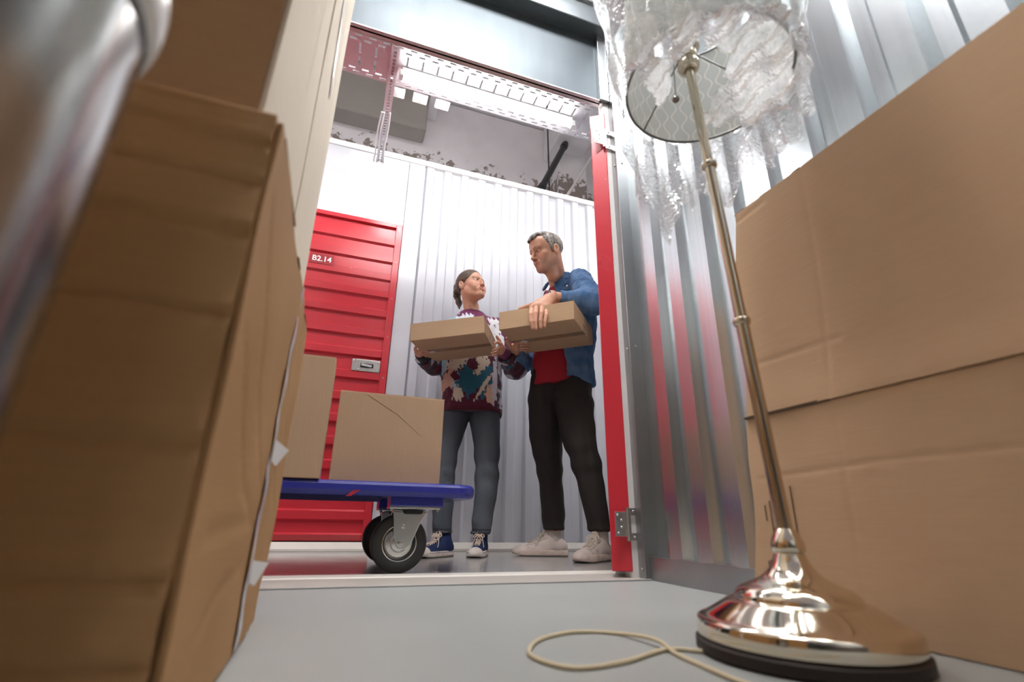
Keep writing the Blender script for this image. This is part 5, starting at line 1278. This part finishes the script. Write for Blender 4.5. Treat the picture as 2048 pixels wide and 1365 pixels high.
# ================================================================== the man
mo, MO = person('man in an open denim shirt and red tee, black trousers, holding a flat carton', (.28, 2.62, 0))
fM = head_frame((-.86, -.43, -.30), (.0, 0, 1)); TM = (fM, A3(.196, 2.513, 1.649), 1.0)
nbM = VF(1117, 566, 2.62)
Vh, Fh, Ch = build_head(True, local(TM, nbM), 1.0); Vh = (TM[0]@(Vh*TM[2]).T).T+TM[1]
sL, eL, wL = VF(1162, 563, 2.50), VF(1183, 606, 2.30), VF(1104, 594, 2.25)
sR, eR, wR = VF(1104, 602, 2.80), VF(1044, 722, 2.74), VF(1028, 697, 2.52)
torsM = [row(772, 1062, 1186, 2.63, .120), row(735, 1060, 1187, 2.63, .122), row(690, 1064, 1188, 2.63, .128), row(640, 1076, 1188, 2.63, .130), row(600, 1088, 1182, 2.64, .122), row(578, 1093, 1168, 2.64, .105), row(563, 1098, 1152, 2.63, .082), row(553, 1100, 1138, 2.62, .062)]
lgR = [row(728, 1070, 1120, 2.645, .078), row(750, 1063, 1123, 2.66, .100), row(800, 1056, 1123, 2.70, .100), row(870, 1058, 1124, 2.74, .092), row(900, 1064, 1124, 2.75, .088), row(960, 1078, 1125, 2.78, .074), row(1020, 1082, 1129, 2.80, .072), row(1061, 1087, 1130, 2.80, .068)]
lgL = [row(732, 1112, 1168, 2.64, .078), row(755, 1108, 1178, 2.635, .098), row(800, 1108, 1186, 2.59, .102), row(870, 1121, 1191, 2.55, .094), row(900, 1133, 1195, 2.54, .090), row(960, 1153, 1206, 2.53, .076), row(1020, 1168, 1216, 2.53, .072), row(1063, 1178, 1221, 2.53, .066)]
SKM = (.57, .30, .20)
lo, hi = bounds(lofted(torsM)+lofted(lgR)+lofted(lgL)+[wR, wL, eL, eR], .08); lo[2] = .05
v = Vol(lo, hi, .010)
v.loft(torsM[2:], .03, 2.2, -.030); v.el(VF(1120, 745, 2.65), (.11, .070, .11), .04); v.loft(lgR, .03, 2.2, -.016); v.loft(lgL, .03, 2.2, -.016)
v.chain([sL, eL, wL], [.046, .042, .028], .02); v.chain([sR, eR, wR], [.046, .042, .028], .02); v.rc(nbM, nbM+A3(-.02, -.02, .05), .054, .054, .03)
for q, dd in ((lgR[-1], (-.06, 0)), (lgL[-1], (-.04, -.05))): v.rc((q[1], q[2], q[0]), (q[1], q[2], .08), .036, .034, .02); v.rc((q[1], q[2], .07), (q[1]+dd[0], q[2]+dd[1], .05), .03, .026, .02)
pb = skin_part(v, SKM)
# left hand folded over the front edge of the parcel
v = Vol(*bounds([VF(1036, 600, 2.12), VF(1110, 662, 2.12), wL], .05), .0027)
kn = [VF(1064, 617, 2.192), VF(1073, 612.5, 2.186), VF(1083.5, 612.5, 2.180), VF(1092.5, 618, 2.175)]
fg = [[VF(1061.5, 629, 2.150), VF(1062.5, 644, 2.142), VF(1065, 657, 2.145)], [VF(1071.5, 627, 2.145), VF(1070.5, 644, 2.137), VF(1072, 657.5, 2.140)], [VF(1083, 627, 2.140), VF(1081, 642, 2.132), VF(1081.5, 655, 2.135)], [VF(1092.5, 631, 2.135), VF(1090, 643, 2.128), VF(1089.5, 653.5, 2.13)]]
hand(v, wL, kn, fg, [VF(1080, 603, 2.24), VF(1066, 610, 2.215), VF(1052, 614.5, 2.235), VF(1040, 617.5, 2.245)], .0112, .033, .009)
ph1 = skin_part(v, SKM)
# right hand under its left edge
v = Vol(*bounds([VF(1014, 678, 2.36), VF(1062, 710, 2.56), wR], .05), .0027)
kn = [VF(1034, 687, 2.42), VF(1034, 692, 2.445), VF(1034, 697, 2.47), VF(1035, 701.5, 2.495)]
fg = [[VF(1043, 685, 2.41), VF(1051, 685.5, 2.41), VF(1057, 687, 2.415)], [VF(1044, 690, 2.435), VF(1053, 690.5, 2.435), VF(1059, 692, 2.44)], [VF(1043, 695.5, 2.46), VF(1051, 696, 2.46), VF(1057, 697, 2.465)], [VF(1043, 700, 2.485), VF(1049, 700.5, 2.485), VF(1053, 701.5, 2.49)]]
hand(v, wR, kn, fg, [VF(1026, 698, 2.49), VF(1018, 690, 2.45), VF(1014.5, 683, 2.42), VF(1013, 677, 2.40)], .0092, .027, .008)
ph2 = skin_part(v, SKM)
V, F, C = join([(Vh, Fh, Ch), pb, ph1, ph2]); npmesh('body', V-MO, F, M['skin'], mo, C.clip(0, 1))
eyes((.22, .95, -.12), mo, (TM[0], TM[1]-MO, TM[2]), (.10, .09, .08))
# short greying hair
v = Vol((-.11, -.14, -.10), (.11, .14, .15), .0026)
v.el((0, -.016, .040), (.0785, .098, .0845), 0)
v.el((0, .022, .100), (.052, .066, .026), .015)
v.rc((-.030, .078, .088), (.030, .078, .088), .013, None, .015); v.rc((-.02, .092, .082), (.02, .092, .080), .007, None, .012)
v.el((0, .105, .006), (.056, .058, .074), .008, sub=True)
for s in (-1, 1):
    v.el((s*.075, .080, .000), (.045, .060, .062), .010, sub=True)
    v.el((s*.086, -.012, -.014), (.016, .024, .036), .006, sub=True)
    v.el((s*.080, .040, -.065), (.04, .046, .050), .008, sub=True)
    v.rc((s*.073, .012, .02), (s*.0725, .012, -.022), .007, .004, .006)
v.carve(lambda X, Y, Z: Z+.068+.30*(Y+.09)*(Y < -.02)+np.where(Y >= -.02, .0, 0)+0*X)
v.ripple(lambda X, Y, Z: .0013*fbm(X, Y, Z, 120, (1, .5, 1), 4)+.0010*fbm(X, Y, Z, 260, (1, 1, 1), 8))
hairmesh(v, TM, MO, mo, lambda X, Y, Z: mixc(np.tile(np.array((.085, .065, .050)), (len(X), 1)), (.34, .31, .28), np.clip(.42+.9*fbm(X, Y, Z, 170, (1, 1, 1), 2)+.25*(np.abs(X) > .05)-.3*(Y > .05), 0, 1)), lambda X, Y, Z: 0*X)
# red tee
lo, hi = bounds(lofted(torsM), .03)
v = Vol(lo, hi, .005); v.loft(torsM, 0, 2.25, -.019)
v.ripple(lambda X, Y, Z: .0045*fbm(X, Y, Z, 15, (1.5, 1, .8), 3)+.002*fbm(X, Y, Z, 36, (1, 1, 1), 8))
v.rc(nbM+A3(-.018, -.02, .012), nbM+A3(-.03, -.04, .10), .054, .062, .003, sub=True)
ha, hb = VF(1060, 772, 2.56), VF(1130, 757, 2.50)
v.keep(lambda X, Y, Z: (ha[2]+(hb[2]-ha[2])*np.clip((X-ha[0])/(hb[0]-ha[0]), 0, 1.2))-Z)
V, F = v.mesh(); V = relax(V, F, 1); npmesh('tee_shirt', V-MO, F, mat('red_jersey', (.36, .010, .022), .8, 0, .08, 30, .15, 300), mo)
# denim overshirt, open: the front half of the torso on his right side is left bare
lo, hi = bounds(lofted(torsM)+[eL, wL, sL, eR, wR, sR], .085)
v = Vol(lo, hi, .0045); v.loft(torsM, 0, 2.25, .005)
xc = VF(1128, 720, 2.52)[0]; xn = VF(1113, 585, 2.50)[0]; zc_, zn_ = VF(1128, 720, 2.52)[2], VF(1113, 585, 2.50)[2]
def cutout(X, Y, Z):
    e = xn+(xc-xn)*np.clip((zn_-Z)/(zn_-zc_), -.3, 1.2)
    return np.maximum(X-e, Y-2.70)
v.carve(cutout)
hz0 = VF(1150, 752, 2.5)[2]; hz1 = VF(1186, 778, 2.62)[2]
v.keep(lambda X, Y, Z: (hz0+(hz1-hz0)*np.clip((X-.33)/.09+(Y-2.58)*4, 0, 1))-Z)
v.chain([sL, eL], [.070, .066], .035); v.rc(eL, wL, .066, .040, .02); v.chain([sR, eR], [.068, .062], .035); v.rc(eR, wR, .060, .042, .02)
v.rc(nbM+A3(-.018, -.02, .012), nbM+A3(-.03, -.04, .10), .056, .066, .003, sub=True)
cl = [VF(1123, 578, 2.48), VF(1134, 562, 2.55), VF(1132, 553, 2.63), VF(1116, 552, 2.69), VF(1102, 559, 2.69)]
v.chain(cl, [.008, .013, .013, .012, .010], .012)
v.rc(VF(1115, 594, 2.452), VF(1128, 570, 2.487), .005, .013, .008); v.rc(VF(1087, 580, 2.60), VF(1101, 561, 2.66), .006, .011, .008)
v.ripple(lambda X, Y, Z: .0095*fbm(X, Y, Z, 17, (1.3, 1, .9), 6)+.0068*fbm(X, Y, Z, 38, (1, 1, 1.6), 9)+.0016*fbm(X, Y, Z, 80, (1, 1, 1.4), 14))
for w_, e_ in ((wL, eL), (wR, eR)):
    d = (w_-e_)/np.linalg.norm(w_-e_); v.rc(w_+d*.008, w_+d*.10, .060, .060, 0, sub=True)
V, F = v.mesh(); V = relax(V, F, 1, .4); X, Y, Z = V.T
col = np.tile(np.array((.065, .14, .28)), (len(V), 1)); col = mixc(col, (.17, .27, .44), np.clip(.25+.5*fbm(X, Y, Z, 28, (1, 1, 1), 3)+.3*fbm(X, Y, Z, 70, (1, 1, 1), 10), 0, 1)*.8)
for q in cl[:2]: col = mixc(col, (.02, .035, .09), (np.linalg.norm(V-q, axis=1) < .022)*.7)
yk = np.abs(Z-1.405+.25*(X-.36)) < .003; col = mixc(col, (.03, .05, .11), (yk & (X > .27) & (Y < 2.6))*.7)
M['denim_blue'] = tintmat('blue_denim', .85, .3, 420, spec=.2, var=.14, vscale=170)
js = npmesh('denim_shirt', V-MO, F, M['denim_blue'], mo, col)
for q in ((1134, 572, 2.462), (1124, 618, 2.5)):
    b = BM(); bmesh.ops.create_uvsphere(b, u_segments=12, v_segments=8, radius=.0055, matrix=Matrix.Translation(Vector(VF(*q)-MO))); obj('button', b, mat('pearl_button', (.8, .8, .8), .2), js, smooth=True)
# bracelets on the left wrist
dL = Vector(wL-eL).normalized(); qd = rot_to(dL, Vector(wL-MO)+dL*.018)
for k, (r, off, c) in enumerate(((.0052, .0, (.03, .025, .022)), (.0032, .011, (.08, .05, .04)), (.0026, .018, (.30, .03, .08)))):
    obj('bracelet', tube(BM(), [qd @ Vector((.0285*math.cos(a), .0255*math.sin(a), off)) for a in [i*math.pi/18 for i in range(36)]], r, 8, closed=True), mat('bracelet_cord', c, .6), mo, smooth=True)
# trousers
lo, hi = bounds(lofted(lgR)+lofted(lgL), .03)
v = Vol(lo, hi, .0048); v.loft(lgR, 0, 2.2); v.loft(lgL, .02, 2.2)
v.ripple(lambda X, Y, Z: .0040*fbm(X, Y, Z, 13, (1, 1, 1.6), 5)*(.5+1.2*np.exp(-((Z-.46)/.08)**2))+.0016*fbm(X, Y, Z, 40, (1, 1, 1.5), 7))
v.ripple(lambda X, Y, Z: .0055*fbm(X, Y, Z, 19, (1.4, 1, 2.2), 16)*(.25+np.exp(-((Z-.48)/.11)**2)+.8*np.exp(-((Z-.14)/.06)**2)+.8*np.exp(-((Z-.82)/.08)**2)))
V, F = v.mesh(); V = relax(V, F, 1); npmesh('trousers', V-MO, F, mat('black_twill', (.030, .025, .023), .75, 0, .12, 30, .2, 350, spec=.25), mo)
M['leather'] = tintmat('pale_leather', .45, .15, 160, spec=.4)
for q in (lgR[-1], lgL[-1]):
    b = BM(); n_ = 40; zs_ = [.055, .075, .10, q[0]+.03]
    lathe(b, [(.040+.0012*(i % 2), z) for i, z in enumerate(np.linspace(.05, q[0]+.03, 14))], 40, Matrix.Translation((q[1]-MO[0], q[2]-MO[1], 0)))
    obj('sock', b, mat('ribbed_sock', (.60, .53, .49), .9, 0, .1, 60, .3, 200, (1, 1, .2)), mo, smooth=True)
build_shoe(MO, mo, (lgR[-1][1]-.072, lgR[-1][2]-.005), (-1, -.06), .295, False, (.66, .56, .51), None, (.62, .50, .43), (.66, .58, .48), M['leather'], A3(lgR[-1][1], lgR[-1][2], lgR[-1][0]))
build_shoe(MO, mo, (lgL[-1][1]-.045, lgL[-1][2]-.062), (-.60, -.80), .295, False, (.66, .56, .51), None, (.62, .50, .43), (.66, .58, .48), M['leather'], A3(lgL[-1][1], lgL[-1][2], lgL[-1][0]))
